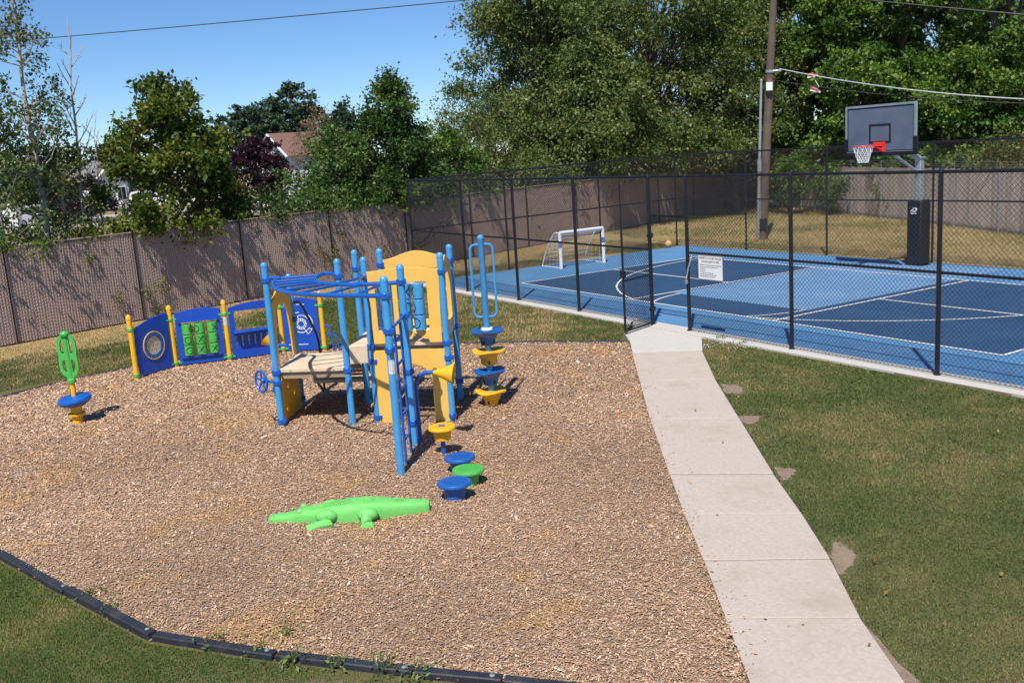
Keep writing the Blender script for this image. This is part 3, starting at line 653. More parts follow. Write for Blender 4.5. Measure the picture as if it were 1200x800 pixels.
# ------------------------------------------------------------------ basketball hoop
hx, hy = 6.4, 7.72; hb = thing('basketball_hoop', (hx,hy,0), 'basketball hoop with grey backboard, red rim and black padded pole on the court', 'basketball hoop')
mb = MB(); mb.box((hx,hy,1.33), (.075,.075,1.33)); mb.build('pole', M['galv'], hb, bev=.012)
mb = MB(); mb.box((hx,hy,.02), (.24,.2,.012)); mb.build('base_plate', M['pad'], hb, bev=.004)
mb = MB(); mb.box((hx,hy-.01,.83), (.205,.19,.80)); pd = mb.build('pole_pad', M['pad'], hb, bev=.035)
mb = MB(); put_shape(mb, flat_shape([(-.045,-.05),(.03,-.05),(.075,-.02),(.095,.02),(.085,.045),(.05,.055),(-.025,.055),(-.032,.03),(.035,.03),(.06,.015),(.045,-.012),(.01,-.024),(-.038,-.024)], (), .004), (hx,hy-.205,1.40), Vector((1,0,0)), Vector((0,0,1)))
put_shape(mb, flat_shape([(-.10,-.05),(-.065,-.05),(-.015,.018),(-.05,.018)], (), .004), (hx,hy-.205,1.40), Vector((1,0,0)), Vector((0,0,1)))
mb.box((hx-.005,hy-.205,1.315), (.075,.002,.012)); mb.build('emblem', M['white_plastic'], pd)
by = 6.22; bz0, bz1, bw = 2.86, 3.96, .96
e_, u_ = Vector((1,0,0)), Vector((0,0,1))
mb = MB(); mb.tube([(hx,hy,2.62),(hx,hy-.5,2.86),(hx,by+.1,3.18)], [.09,.08,.075], 4); arm = mb.build('arm', M['galv'], hb, sharp=20)
mb = MB(); mb.tube([(hx,hy-.05,2.3),(hx,by+.1,3.0)], .035, 8); mb.build('brace', M['galv'], hb)
mb = MB(); mb.box((hx,hy,2.66), (.1,.1,.02)); mb.build('pole_cap', M['galv'], hb, bev=.005)
mb = MB(); put_shape(mb, flat_shape(rrect(-bw,0,bw,bz1-bz0,.02), (), .02), (hx,by,bz0), e_, u_); bd = mb.build('backboard', M['board'], hb)
mb = MB(); put_shape(mb, flat_shape(rrect(-bw-.02,-.02,bw+.02,bz1-bz0+.02,.03), [rrect(-bw+.03,.03,bw-.03,bz1-bz0-.03,.02)], .06), (hx,by,bz0), e_, u_); mb.build('board_frame', M['galv'], bd)
mb = MB(); put_shape(mb, flat_shape(rrect(-bw+.035,.035,bw-.035,bz1-bz0-.035,.02), [rrect(-bw+.055,.055,bw-.055,bz1-bz0-.055,.02)], .004), (hx,by-.013,bz0), e_, u_)
put_shape(mb, flat_shape(rrect(-.305,.22,.305,.67,.01), [rrect(-.255,.27,.255,.62,.01)], .004), (hx,by-.013,bz0), e_, u_); mb.build('board_marking', M['ink'], bd)
mb = MB(); put_shape(mb, flat_shape([(-bw-.04,-.06),(bw+.04,-.06),(bw+.04,.34),(bw-.03,.34),(bw-.03,.01),(-bw+.03,.01),(-bw+.03,.34),(-bw-.04,.34)], (), .09, .01), (hx,by,bz0), e_, u_); mb.build('edge_pad', M['pad'], bd)
rc = Vector((hx, by-.60, 3.04)); rr_ = .235
mb = MB(); mb.tube([rc+Vector((rr_*math.cos(t), rr_*math.sin(t), 0)) for t in [2*math.pi*k/28 for k in range(29)]], .013, 8, cap=False); mb.build('rim', M['red'], hb)
mb = MB(); mb.box((hx,by-.03,3.0), (.16,.02,.11)); mb.box((hx,by-.2,3.0), (.1,.17,.012)); mb.add([(hx-.1,by-.05,2.9),(hx-.1,by-.05,3.04),(hx-.1,by-.36,3.03),(hx-.09,by-.05,2.9),(hx-.09,by-.05,3.04),(hx-.09,by-.36,3.03),(hx+.1,by-.05,2.9),(hx+.1,by-.05,3.04),(hx+.1,by-.36,3.03),(hx+.09,by-.05,2.9),(hx+.09,by-.05,3.04),(hx+.09,by-.36,3.03)], [(0,1,2),(3,5,4),(0,2,5,3),(6,8,7),(9,10,11),(6,9,11,8)]); mb.build('rim_bracket', M['red'], hb)
mb = MB(); N_ = 12
ring = lambda k, i: rc+Vector(((rr_*(1-.16*k+.01*k*k))*math.cos(2*math.pi*(i+.5*(k%2))/N_), (rr_*(1-.16*k+.01*k*k))*math.sin(2*math.pi*(i+.5*(k%2))/N_), -.095*k))
for k in range(4):
    for i in range(N_):
        a_, b_ = (ring(k+1, i), ring(k+1, i-1)) if k % 2 == 0 else (ring(k+1, i), ring(k+1, i+1))
        mb.tube([ring(k, i), a_], .006, 4, cap=False); mb.tube([ring(k, i), b_], .006, 4, cap=False)
mb.build('net', M['net'], hb)

# ------------------------------------------------------------------ small goal and ball
ga, gb = G(658,315.5), G(708,308.3); gx = (gb-ga).normalized(); gn = Vector((-gx.y,gx.x,0)); 
if gn.x > 0: gn = -gn
gz = Vector((0,0,1)); GH = 1.05; GD = 1.0; GW = (gb-ga).length
go = thing('football_goal', (ga+gb)/2, 'small white football goal with net in the corner of the blue court', 'goal')
for p in (ga, gb):
    mb = MB(); mb.tube([p+gz*.015, p+gz*GH], .05, 10); po = mb.build('goal_post', M['white_paint'], go)
    mb = MB(); mb.lathe(p, [(.052,.62),(.052,.78)], 10); mb.build('stripe', M['blue'], po)
    sd_ = -1 if p is ga else 1
    mb = MB(); mb.tube(spline([p+gz*GH*.98, p+gz*GH*.97+gn*.28, p+gz*.55+gn*.72, p+gz*.12+gn*(GD-.04), p+gz*.03+gn*GD], 5), .018, 8); mb.build('side_tube', M['white_paint'], go)
    mb = MB(); mb.tube([p+gz*.03, p+gz*.03+gn*GD], .016, 6); mb.build('ground_tube', M['white_paint'], go)
mb = MB(); mb.tube([ga+gz*GH, gb+gz*GH], .05, 10); mb.build('crossbar', M['white_paint'], go)
mb = MB(); mb.tube([ga+gz*.03+gn*GD, gb+gz*.03+gn*GD], .016, 6); mb.build('ground_bar', M['white_paint'], go)
mb = MB(); prof = spline([gz*GH*.98, gz*GH*.97+gn*.28, gz*.55+gn*.72, gz*.03+gn*GD], 4); nn = 13
for i in range(nn+1): mb.tube([ga.lerp(gb, i/nn)+p for p in prof], .004, 3, cap=False)
for p in prof: mb.tube([ga+p, gb+p], .004, 3, cap=False)
for q0 in (ga, gb):
    for f_ in (.2,.4,.6,.8):
        zt_ = GH*.97*(1-max(0, f_-.28)/.75); mb.tube([q0+gn*f_*GD+gz*.03, q0+gn*f_*GD+gz*max(.1,zt_*.95)], .004, 3, cap=False)
    for zz in (.25,.5,.75): mb.tube([q0+gz*zz, q0+gz*zz+gn*(GD*(1-zz*.62))], .004, 3, cap=False)
mb.build('goal_net', M['net'], go)
bp = G(783.5,290.5); mb = MB(); mb.ball(bp+gz*.132, .12, 20); 
for axd in (Vector((1,0,0)), Vector((0,1,0)), Vector((.3,.5,.8)).normalized()):
    e1_ = axd.orthogonal().normalized(); e2_ = axd.cross(e1_); mb.tube([bp+gz*.132+(e1_*math.cos(t)+e2_*math.sin(t))*.119 for t in [2*math.pi*k/20 for k in range(21)]], .003, 4, 1, cap=False)
tag(mb.build('basketball', [M['basketball'], M['ink']], loc=bp), 'tan basketball lying at the far corner of the blue court', 'ball')

# ------------------------------------------------------------------ playground edging
edge = thing('playground_edging', (14.25,-12.46,0), 'black plastic timbers staked end to end round the wood-chip bed', 'edging')
ep = [Vector((p[0], p[1], 0)) for p in mulch_edge]
for i in range(len(ep)-1):
    a, b = ep[i], ep[i+1]; k = max(1, round((b-a).length/1.25)); d = (b-a).normalized(); nr = Vector((-d.y, d.x, 0))
    for j in range(k):
        p, q = a.lerp(b, j/k)+d*.012, a.lerp(b, (j+1)/k)-d*.012; jz = random.uniform(-.008, .008); jn = random.uniform(-.012, .012)
        h, wd = .052+jz, .042; mb = MB()
        prof = [(-wd,-.04),(-wd,h-.009),(-wd+.008,h),(wd-.008,h),(wd,h-.009),(wd,-.04)]
        vs = [p+nr*(x_+jn)+gz*z_ for x_, z_ in prof]+[q+nr*(x_-jn)+gz*z_ for x_, z_ in prof]
        mb.add(vs, [(m_, m_+1, m_+7, m_+6) for m_ in range(5)]+[(5,4,3,2,1,0),(6,7,8,9,10,11)]); tm = mb.build('border_timber', M['border'], edge, bev=.003)
        mb = MB(); mb.lathe(p+d*.07+gz*h, [(.019,-.005),(.019,.005),(.013,.009),(0,.01)], 10); mb.build('stake_cap', M['galv'], tm)

# ------------------------------------------------------------------ play structure
PP = {1:(9.0,-9.64,2.26), 2:(8.12,-9.03,1.97), 3:(9.65,-8.87,2.26), 4:(8.83,-8.28,2.27), 5:(9.82,-8.57,2.26), 6:(8.98,-7.96,2.26), 7:(12.02,-9.28,2.26), 8:(11.15,-8.67,2.26), 9:(10.50,-7.79,2.27), 10:(9.62,-7.18,2.27)}
pv = {k: Vector((x, y, 0)) for k, (x, y, h) in PP.items()}
ps = thing('play_structure', (9.9,-8.5,0), 'blue and yellow climbing structure with tan decks and looping overhead bars', 'play structure')
clamps = {1:(.08,.62,.76,2.02), 2:(.12,.74,1.3), 3:(.76,2.03), 4:(.76,1.0,2.0), 5:(.09,.86,1.06,2.0), 6:(1.05,2.03), 7:(1.44,1.65,2.04), 8:(.3,.95,1.64,2.05), 9:(.09,.88,1.08,2.02), 10:(.3,1.1,2.05)}
for k, (x, y, h) in PP.items():
    r = .0445; mb = MB(); mb.lathe((x,y,0), [(r,-.1),(r,h-.075),(r*.96,h-.073),(r*.96,h-.067),(r*1.05,h-.065),(r*1.05,h-.045),(r*.92,h-.02),(r*.6,h-.005),(0,h)], 18)
    po = mb.build('post', M['sky_blue'], ps)
    for zc in clamps[k]:
        mb = MB(); mb.lathe((x,y,zc), [(r*1.02,-.036),(r*1.32,-.03),(r*1.32,.03),(r*1.02,.036)], 18)
        a = random.uniform(-.5,.5); dv = Vector((math.cos(a), math.sin(a), 0)); mb.box(Vector((x,y,zc))+dv*r*1.55, (.022,.022,.026), (dv, Vector((-dv.y,dv.x,0)), gz)); mb.build('clamp', M['pipe'], po, bev=.004)
mb = MB(); p = pv[7]; tcm = (CAM-p); tcm.z = 0; tcm.normalize(); tside = Vector((-tcm.y,tcm.x,0))

def sticker(p, r, z0, z1, parent, name='warning_label'):
    an = math.atan2(CAM.y-p.y, CAM.x-p.x); mb = MB(); vs = [(p.x+r*math.cos(an+R(a_)), p.y+r*math.sin(an+R(a_)), z) for z in (z0, z1) for a_ in range(-50, 51, 20)]
    mb.add(vs, [(i, i+1, i+7, i+6) for i in range(5)]); return mb.build(name, M['sticker'], parent)
sticker(pv[7], .0453, 1.17, 1.33, ps)
def deck(name, ks, z, th=.055):
    c0 = sum((pv[k] for k in ks), Vector())/len(ks); root = None
    q = [pv[k]+(c0-pv[k]).normalized()*.03 for k in ks]
    mb = MB(); mb.prism([(p.x,p.y) for p in q], z-th, z); return mb.build(name, M['deck'], ps, bev=.008)
D1, D2 = .80, 1.10
deck('lower_deck', (1,3,4,2), D1); deck('upper_deck', (5,9,10,6), D2)
for ks, z in (((1,3,4,2), D1), ((5,9,10,6), D2)):
    for a, b in ((0,1),(1,2),(2,3),(3,0)):
        p, q = pv[ks[a]], pv[ks[b]]; d = (q-p).normalized(); cc = sum((pv[k] for k in ks), Vector())/4; inn = (cc-(p+q)/2).normalized()
        mb = MB(); mb.box((p+q)/2+inn*.07+gz*(z-.1), ((q-p).length/2-.06,.014,.045), (d, Vector((-d.y,d.x,0)), gz)); mb.build('deck_beam', M['deck_dark'], ps)
        for t in (.2,.5,.8):
            n_ = -inn; mb = MB(); mb.lathe(p.lerp(q, t)-inn*-.0+n_*-.022+gz*(z-.03), [(.012,0),(.012,.004)], 8, n_); mb.build('bolt', M['bolt'], ps)
# grooves between the deck boards
# step up between the decks
q = [pv[3], pv[5], pv[6], pv[4]]; mb = MB(); e35 = (pv[5]-pv[3]).normalized(); e2 = (pv[4]-pv[3]).normalized()
mb.prism([((p-e2*.03*s_)).to_tuple()[:2] for p, s_ in zip([pv[3]+e35*.05, pv[5]-e35*.05, pv[6]-e35*.05, pv[4]+e35*.05], (1,1,-1,-1))], D2-.26, D2-.012); mb.build('step_box', M['deck'], ps, bev=.008)
# stair going down behind the lower deck
e1 = (pv[3]-pv[1]).normalized(); e2b = Vector((-e1.y, e1.x, 0)); mid = (pv[2]+pv[4])/2
for k, z in enumerate((.54,.28)):
    mb = MB(); mb.box(mid+e2b*(.22+.3*k)+gz*z, (.44,.16,.022), (e1, e2b, gz)); tr_ = mb.build('stair_tread', M['deck'], ps, bev=.006)
    for m_ in range(4):
        mb = MB(); mb.box(mid+e2b*(.06+.3*k)+gz*(z+.05+m_*.05), (.42,.006,.017), (e1, e2b, gz)); mb.build('riser_slat', M['deck_dark'], tr_)
for s_ in (-.47,.47):
    mb = MB(); a = mid+e1*s_; mb.tube([a+e2b*.02+gz*.72, a+e2b*.85+gz*.02], .03, 4); mb.build('stair_stringer', M['deck_dark'], ps)
    mb = MB(); mb.tube(spline([a+e2b*.0+gz*1.55, a+e2b*.25+gz*1.5, a+e2b*.55+gz*1.2, a+e2b*.85+gz*.8, a+e2b*.9+gz*.0], 4), .019, 8); mb.build('stair_handrail', M['black'], ps)
# panels between posts
def frame_between(a, b):
    e = (pv[b]-pv[a]); Ln = e.length; e = e.normalized(); return pv[a], e, Ln
def arch_top(x0, x1, zs, zc, n=12):           # points from right to left of a bulging top edge
    return [(x1+(x0-x1)*i/n, zs+(zc-zs)*(.5-.5*math.cos(2*math.pi*i/n))) for i in range(n+1)]
def play_panel(name, a, b, outline, holes, m, th=.02, push=0, bevel=.005):
    o_, e_, Ln = frame_between(a, b); mb = MB(); put_shape(mb, flat_shape(outline, holes, th, bevel), o_+Vector((e_.y,-e_.x,0))*push, e_, gz); return mb.build(name, m, ps)
_, _, L59 = frame_between(5, 9)
f = lambda t: t*L59
feet = [(f(.06),1.10),(f(.2),1.10),(f(.22),1.17),(f(.30),1.22),(f(.40),1.22),(f(.44),1.15),(f(.56),1.15),(f(.6),1.22),(f(.66),1.22),(f(.72),1.15),(f(.78),1.15),(f(.80),1.10),(f(.95),1.10)]
tp = play_panel('game_panel', 5, 9, feet+arch_top(f(.04), f(.97), 2.06, 2.10), [rrect(f(.125),1.25,f(.355),1.91,.02), rrect(f(.415),1.25,f(.81),1.91,.02)], M['butter'], .024, .03)
def marks(mb, c, r, kind, off, face, side, mi=1, size=.062):
    surf = lambda u, v: c+(face*math.cos(off+u/r)+side*math.sin(off+u/r))*(r+.001)+gz*v
    if kind == 'O':
        pts = [surf(size*.95*math.cos(t), size*math.sin(t)) for t in [2*math.pi*k/18 for k in range(19)]]; mb.tube(pts, .0065, 5, mi, cap=False)
    elif kind == 'X':
        for sg_ in (-1,1): mb.tube([surf(size*.8*t, sg_*size*t) for t in (-1,-.5,0,.5,1)], .0065, 5, mi)
def drums(parent, o_, e_, cols, rows, r, h, m, marksd, face):
    side = e_
    for i, xx in enumerate(cols):
        mb = MB(); mb.tube([o_+e_*xx+gz*(min(rows)-h*.75), o_+e_*xx+gz*(max(rows)+h*.75)], .008, 6); mb.build('axle', M['bolt'], parent)
        for j, zz in enumerate(rows):
            c0 = o_+e_*xx+gz*zz; mb = MB(); mb.lathe(c0, [(r*.5,-h*.47),(r*.93,-h*.47),(r,-h*.44),(r,h*.44),(r*.93,h*.47),(r*.5,h*.47)], 20)
            k, of = marksd.get((i,j), (None,0)); 
            if k: marks(mb, c0, r, k, of, face, side, size=h*.31)
            mb.build('game_drum', [m, M['ink']], parent)
o_, e_, _ = frame_between(5, 9); fc = Vector((e_.y,-e_.x,0))
drums(tp, o_+fc*.03, e_, [f(.27), f(.515), f(.69)], [1.365,1.575,1.785], .075, .21, M['sky_blue'], {(0,0):('X',-.7),(0,1):('X',-.8),(1,2):('X',.5),(1,1):('O',.45),(2,2):('X',-1.2),(2,1):('O',-1.3),(2,0):('O',-.65)}, fc)
play_panel('back_panel', 6, 10, [(.04,1.14),(.98*L59,1.14)]+arch_top(.02, f(.99), 2.09, 2.20), [rrect(f(.1),1.22,f(.9),1.95,.04)], M['butter'], .024)
play_panel('side_panel', 9, 10, [(.06,1.14),(.92,1.14)]+arch_top(.05, .94, 2.05, 2.18), [rrect(.2,1.3,.8,1.95,.08)], M['butter'], .024)
ar = [(f(.79),.015),(f(.79),.55)]+[(f(.52)+f(.27)*math.cos(R(a)), .55+.27*math.sin(R(a))) for a in range(15,180,15)]+[(f(.25),.55),(f(.25),.015)]
play_panel('arch_panel', 5, 9, [(f(.97),.015),(f(.97),1.0),(f(.04),1.0),(f(.04),.015)]+ar[::-1], [], M['butter'], .03, .03)
_, _, L12 = frame_between(1, 2)
cw = play_panel('climbing_panel', 1, 2, rrect(.06,.03,L12-.06,.72,.03), [circ(.2,.62,.05), circ(.45,.46,.05), circ(.72,.30,.05), circ(.3,.17,.05)], M['yellow'], .03)
play_panel('entry_panel', 1, 2, [(L12-.05,.82),(L12-.05,1.55)]+arch_top(.05, L12-.05, 1.68, 1.86)+[(.05,.82),(.17,.82),(.2,1.2),(.25,1.5),(.4,1.62),(L12-.4,1.62),(L12-.25,1.5),(L12-.2,1.2),(L12-.17,.82)], [], M['yellow'], .024)
# bar guard at the back of the step
for t in (.2,.4,.6,.8):
    p = pv[4].lerp(pv[6], t); mb = MB(); mb.tube([p+gz*1.12, p+gz*1.88], .016, 8); mb.build('guard_bar', M['pipe'], ps)
for z in (1.12, 1.88):
    mb = MB(); mb.tube([pv[4]+gz*z, pv[6]+gz*z], .018, 8); mb.build('guard_rail', M['pipe'], ps)
# overhead climber
ZR = 2.04; V2 = lambda x, y, z=ZR: Vector((x, y, z))
outer = spline([V2(9.0,-9.64),V2(9.06,-9.5),V2(9.22,-9.53),V2(9.45,-9.67),V2(9.79,-9.8),V2(10.16,-9.89),V2(10.56,-9.92),V2(10.9,-9.87),V2(11.3,-9.71),V2(11.7,-9.48),V2(12.02,-9.28)], 6)
inner = spline([V2(9.65,-8.87),V2(9.44,-8.85),V2(9.30,-8.94),V2(9.55,-9.13),V2(9.94,-9.28),V2(10.22,-9.32),V2(10.5,-9.27),V2(10.83,-9.07),V2(11.15,-8.67)], 6)
mb = MB(); mb.tube(outer, .026, 10); oc = mb.build('overhead_rail', M['pipe'], ps)
mb = MB(); mb.tube(inner, .026, 10); mb.build('overhead_rail', M['pipe'], ps)
mb = MB(); mb.tube([V2(9.82,-8.57,2.0), V2(10.1,-8.78,2.02), V2(10.52,-9.26)], .018, 8); mb.build('overhead_strut', M['pipe'], ps)
for a, b in [((9.15,-9.5),(9.36,-9.0)),((9.45,-9.67),(9.62,-9.17)),((9.72,-9.78),(9.85,-9.26)),((10.05,-9.87),(10.08,-9.31)),((10.47,-9.92),(10.33,-9.32)),((10.86,-9.88),(10.58,-9.24)),((11.3,-9.71),(10.85,-9.05)),((11.68,-9.49),(11.02,-8.85))]:
    mb = MB(); mb.tube([V2(*a), V2(*b)], .0175, 8); mb.build('overhead_rung', M['pipe'], ps)
# ladder between the outer posts
la, lb = pv[7].lerp(pv[8], .33), pv[7].lerp(pv[8], .70)
for p in (la, lb):
    mb = MB(); mb.tube([p+gz*.0, p+gz*1.62], .018, 8); mb.build('ladder_rail', M['pipe'], ps)
mb = MB(); mb.tube([pv[7]+gz*1.64, pv[8]+gz*1.64], .018, 8); mb.build('ladder_top_bar', M['pipe'], ps)
for z in (.28,.58,.88,1.18,1.46):
    mb = MB(); mb.tube([la+gz*z, lb+gz*z], .015, 8); mb.build('ladder_rung', M['pipe'], ps)
# talk tubes
def funnel(mb, p, d, Lf, r0, r1):
    mb.lathe(p, [(r0,0),(r0*1.3,Lf*.1),(r0+(r1-r0)*.45,Lf*.55),(r1,Lf),(r1*.95,Lf-.002),(r0+(r1-r0)*.42,Lf*.56),(r0*.8,Lf*.12)], 18, d)
tb = G(493,519); e19 = (pv[9]-pv[5]).normalized(); td = (e19*.85+Vector((cR.x,cR.y,0)).normalized()*.3).normalized()
mb = MB(); mb.tube([tb, tb+gz*.74]+[tb+gz*(.74+.16*math.sin(R(a)))+td*(.16-.16*math.cos(R(a))) for a in (25,50,75,90)]+[tb+gz*.9+td*.24], .026, 10); tt = mb.build('talk_tube', M['pipe'], ps)
mb = MB(); funnel(mb, tb+gz*.9+td*.22, (td+Vector((0,0,-.12))).normalized(), .27, .022, .135); mb.build('talk_funnel', M['yellow'], ps)
mb = MB(); mb.tube([tb+gz*.5, pv[8]+gz*.5], .02, 6); mb.tube([tb+gz*.85, pv[8]+gz*.85], .02, 6); mb.build('tube_bracket', M['pipe'], ps)
fp = pv[2].lerp(pv[1], .45); e12 = -e1
mb = MB(); mb.tube([fp-e12*.02+gz*1.02, fp+e12*.12+gz*1.02, fp+e12*.2+gz*1.0], .024, 8); mb.build('talk_tube', M['pipe'], ps)
mb = MB(); funnel(mb, fp+e12*.16+gz*1.01, (e12*.75+Vector((0,0,.66))).normalized(), .17, .03, .105); mb.build('talk_funnel', M['yellow'], ps)
# steering wheel on the corner post
lf = -Vector((cR.x, cR.y, 0)).normalized(); tw_ = -Vector((cF.x, cF.y, 0)).normalized()
wc = pv[1]+lf*.20+tw_*.06+gz*.66; hd = lf; wn_ = (lf*.72+tw_*.70).normalized(); wx = wn_.cross(gz).normalized(); wr = .145
mb = MB(); mb.tube([wc+(wx*math.cos(t)+gz*math.sin(t))*wr for t in [2*math.pi*k/28 for k in range(29)]], .017, 8, cap=False)
for k in range(5):
    t = math.pi/2+2*math.pi*k/5; mb.tube([wc-wn_*.02, wc+(wx*math.cos(t)+gz*math.sin(t))*wr], .013, 6)
mb.lathe(wc-wn_*.03, [(.04,-.02),(.045,.01),(.03,.03),(0,.035)], 12, wn_); sw_ = mb.build('steering_wheel', M['pipe'], ps)
mb = MB(); mb.tube([wc-wn_*.04, pv[1]+gz*.62], .022, 8); mb.tube([pv[1]+gz*.66, pv[1]+hd*.05+gz*.52, pv[1]+gz*.42], .03, 8); mb.build('wheel_bracket', M['pipe'], ps)

# ------------------------------------------------------------------ stepping pods
for k, (px, py, zt_, r_, m_, lab) in enumerate([(520.5,534,.37,.165,'yellow','yellow stepping pod raised on a thin blue stem'),(540,553,.19,.175,'blue','blue stepping pod between the yellow pod and the green pod'),(550,567,.18,.175,'lime','green stepping pod between two blue pods'),(534,585,.20,.18,'blue','blue stepping pod closest to the green crocodile tail')]):
    c0 = G(px, py); pd = thing('stepping_pod', c0, lab, 'stepping pod', 'stepping pods')
    hb_ = .17 if k == 0 else zt_+.03
    mb = MB(); mb.lathe(c0, [(r_*.40,zt_-hb_),(r_*.58,zt_-hb_+.01),(r_*.66,zt_-.045),(r_*.95,zt_-.04),(r_,zt_-.03),(r_,zt_-.012),(r_*.96,zt_-.001),(r_*.6,zt_),(0,zt_)], 28); mb.build('step', M[m_], pd)
    mb = MB()
    for i in range(-5,6):
        for j in range(-5,6):
            if math.hypot(i,j) < 5: mb.box(c0+Vector((i*r_*.15, j*r_*.15, zt_+.002)), (.006,.006,.002))
    mb.build('tread_pattern', M[m_], pd)
    if k == 0:
        mb = MB(); mb.lathe(c0, [(.028,-.05),(.028,zt_-.15)], 12); mb.build('stem', M['pipe'], pd)
        mb = MB(); mb.box(c0+gz*(zt_+.006), (.04,.03,.004), (Vector((.6,.8,0)), Vector((-.8,.6,0)), gz)); mb.build('cap_plate', M['pipe'], pd)

# ------------------------------------------------------------------ totem of stacked seats
tc = G(577,475); tm = thing('climbing_totem', tc, 'totem of stacked blue and yellow seats with a blue pole and looped handles', 'climbing totem')
for k, (z, m_) in enumerate([(.02,'yellow'),(.305,'blue'),(.59,'yellow'),(.875,'blue')]):
    h = .215; prof = [(.085,0),(.10,.01),(.108,.06),(.125,.12),(.165,.165),(.205,.178),(.222,.192),(.22,.207),(.19,.213),(.14,.208),(.09,.2),(.05,.2)]; n_ = 32; vs = []
    for r_, zz in prof:
        for j in range(n_):
            t = 2*math.pi*j/n_; w_ = max(0, (r_-.14)/.08); md = 1+.05*w_*math.cos(3*t+k*.6); dz = .016*w_*math.cos(3*t+k*.6)
            vs.append(tc+Vector((r_*md*math.cos(t), r_*md*math.sin(t), z+zz+dz)))
    mb = MB(); q_ = len(prof); mb.add(vs, [(i*n_+j, i*n_+(j+1)%n_, (i+1)*n_+(j+1)%n_, (i+1)*n_+j) for i in range(q_-1) for j in range(n_)]+[tuple(range(n_-1,-1,-1)), tuple(range((q_-1)*n_, q_*n_))])
    mb.build('seat', M[m_], tm)
    mb = MB()
    for j in range(4):
        t = j*math.pi/2+.6+k; dv = Vector((math.cos(t), math.sin(t), 0)); mb.box(tc+dv*.108+gz*(z+.05), (.004,.012,.028), (dv, Vector((-dv.y,dv.x,0)), gz))
    mb.build('slot', M['ink'], tm)
mb = MB(); mb.lathe(tc, [(.0445,.1),(.0445,2.34),(.047,2.345),(.047,2.37),(.035,2.395),(0,2.405)], 18); mb.build('pole', M['sky_blue'], tm)
mb = MB(); mb.lathe(tc, [(.075,1.08),(.085,1.09),(.08,1.115),(.05,1.12)], 18); mb.build('collar', M['white_plastic'], tm)
hr = Vector((cR.x, cR.y, 0)).normalized(); lp = rrect(-.155,1.27,.155,2.27,.07,5); mb = MB(); pts = [tc+hr*x_+gz*z_ for x_, z_ in lp]; mb.tube(pts+[pts[0], pts[1]], .017, 8, cap=False); mb.build('handle_loop', M['sky_blue'], tm)

# ------------------------------------------------------------------ spinner
sc_ = G(92,496); sp_ = thing('spinner_toy', sc_, 'green looped handle spinner with a blue disc seat on a yellow base', 'spinner')
mb = MB(); mb.lathe(sc_, [(.075,-.05),(.075,.12),(.12,.13),(.125,.15),(.12,.165),(.08,.17),(.08,.30)], 20)
mb.build('base', M['yellow'], sp_)
dax = (gz*1.0-hr*.10+Vector((-cF.x,-cF.y,0)).normalized()*.06).normalized()
mb = MB(); mb.lathe(sc_+gz*.36, [(.08,-.085),(.17,-.075),(.22,-.04),(.238,0),(.23,.03),(.19,.055),(.10,.062),(.04,.06)], 30, dax); mb.build('disc_seat', M['pipe'], sp_)
mb = MB(); mb.lathe(sc_, [(.036,.36),(.036,.66)], 14); mb.build('stem', M['yellow'], sp_)
hole = lambda x0, x1, y0, y1: rrect(x0, y0, x1, y1, min(.035, abs(x1-x0)/2.01))
out = [(-.03,.66),(.03,.66),(.05,.70),(.105,.75),(.128,.81),(.132,.90),(.122,1.0),(.132,1.10),(.128,1.20),(.105,1.28),(.05,1.33),(-.05,1.33),(-.105,1.28),(-.128,1.20),(-.132,1.10),(-.122,1.0),(-.132,.90),(-.128,.81),(-.105,.75),(-.05,.70)]
holes = [[(.036,.755),(.07,.775),(.094,.82),(.098,.90),(.085,.955),(.036,.965)], [(.036,1.035),(.085,1.045),(.098,1.10),(.094,1.19),(.07,1.25),(.036,1.275)]]; holes += [[(-x_, y_) for x_, y_ in reversed(hh)] for hh in holes]
mb = MB(); put_shape(mb, flat_shape(out, holes, .034, .008), sc_, hr, gz); hn = mb.build('handle', M['lime'], sp_)
mb = MB(); mb.lathe(sc_, [(.058,.62),(.062,.64),(.056,.67),(.034,.68),(.034,1.3),(.062,1.31),(.066,1.34),(.05,1.37),(0,1.375)], 18); mb.build('handle_core', M['lime'], sp_)

# ------------------------------------------------------------------ crocodile
cn, ct = G(315,611.5), G(503.5,600.5); cd = (ct-cn).normalized(); CLn = (ct-cn).length; cs = Vector((cd.y,-cd.x,0))
cr = thing('crocodile_toy', (cn+ct)/2, 'light green plastic crocodile lying on the wood chips', 'crocodile')
sec = [(0,.035,.045),(.012,.055,.062),(.06,.066,.074),(.12,.072,.085),(.165,.08,.10),(.195,.092,.125),(.225,.10,.138),(.27,.105,.142),(.33,.118,.152),(.42,.138,.175),(.52,.148,.192),(.60,.145,.196),(.68,.128,.188),(.76,.104,.17),(.85,.084,.15),(.93,.07,.135),(.985,.062,.124),(1.0,.05,.11)]
prof = [(-1,-.05),(-1.02,.2),(-1.0,.5),(-.93,.72),(-.80,.84),(-.70,.88),(-.66,.95),(-.4,.985),(0,1.0),(.4,.985),(.66,.95),(.70,.88),(.80,.84),(.93,.72),(1.0,.5),(1.02,.2),(1,-.05)]
mb = MB(); vs = []; K = len(prof); secs = []
for i in range(len(sec)-1):
    for j in range(3): t = j/3; secs.append([a*(1-t)+b*t for a, b in zip(sec[i], sec[i+1])])
secs.append(list(sec[-1]))
for t, wd, h in secs:
    bend = .05*math.sin(t*math.pi*1.15)-.02
    c0 = cn+cd*(t*CLn)+cs*bend
    for i, (x_, z_) in enumerate(prof):
        rid = .008*math.sin(t*190)*max(0, 1-abs(x_)/.7)*(1 if t > .28 else 0)
        vs.append(c0+cs*(wd*x_)+gz*(h*z_+rid))
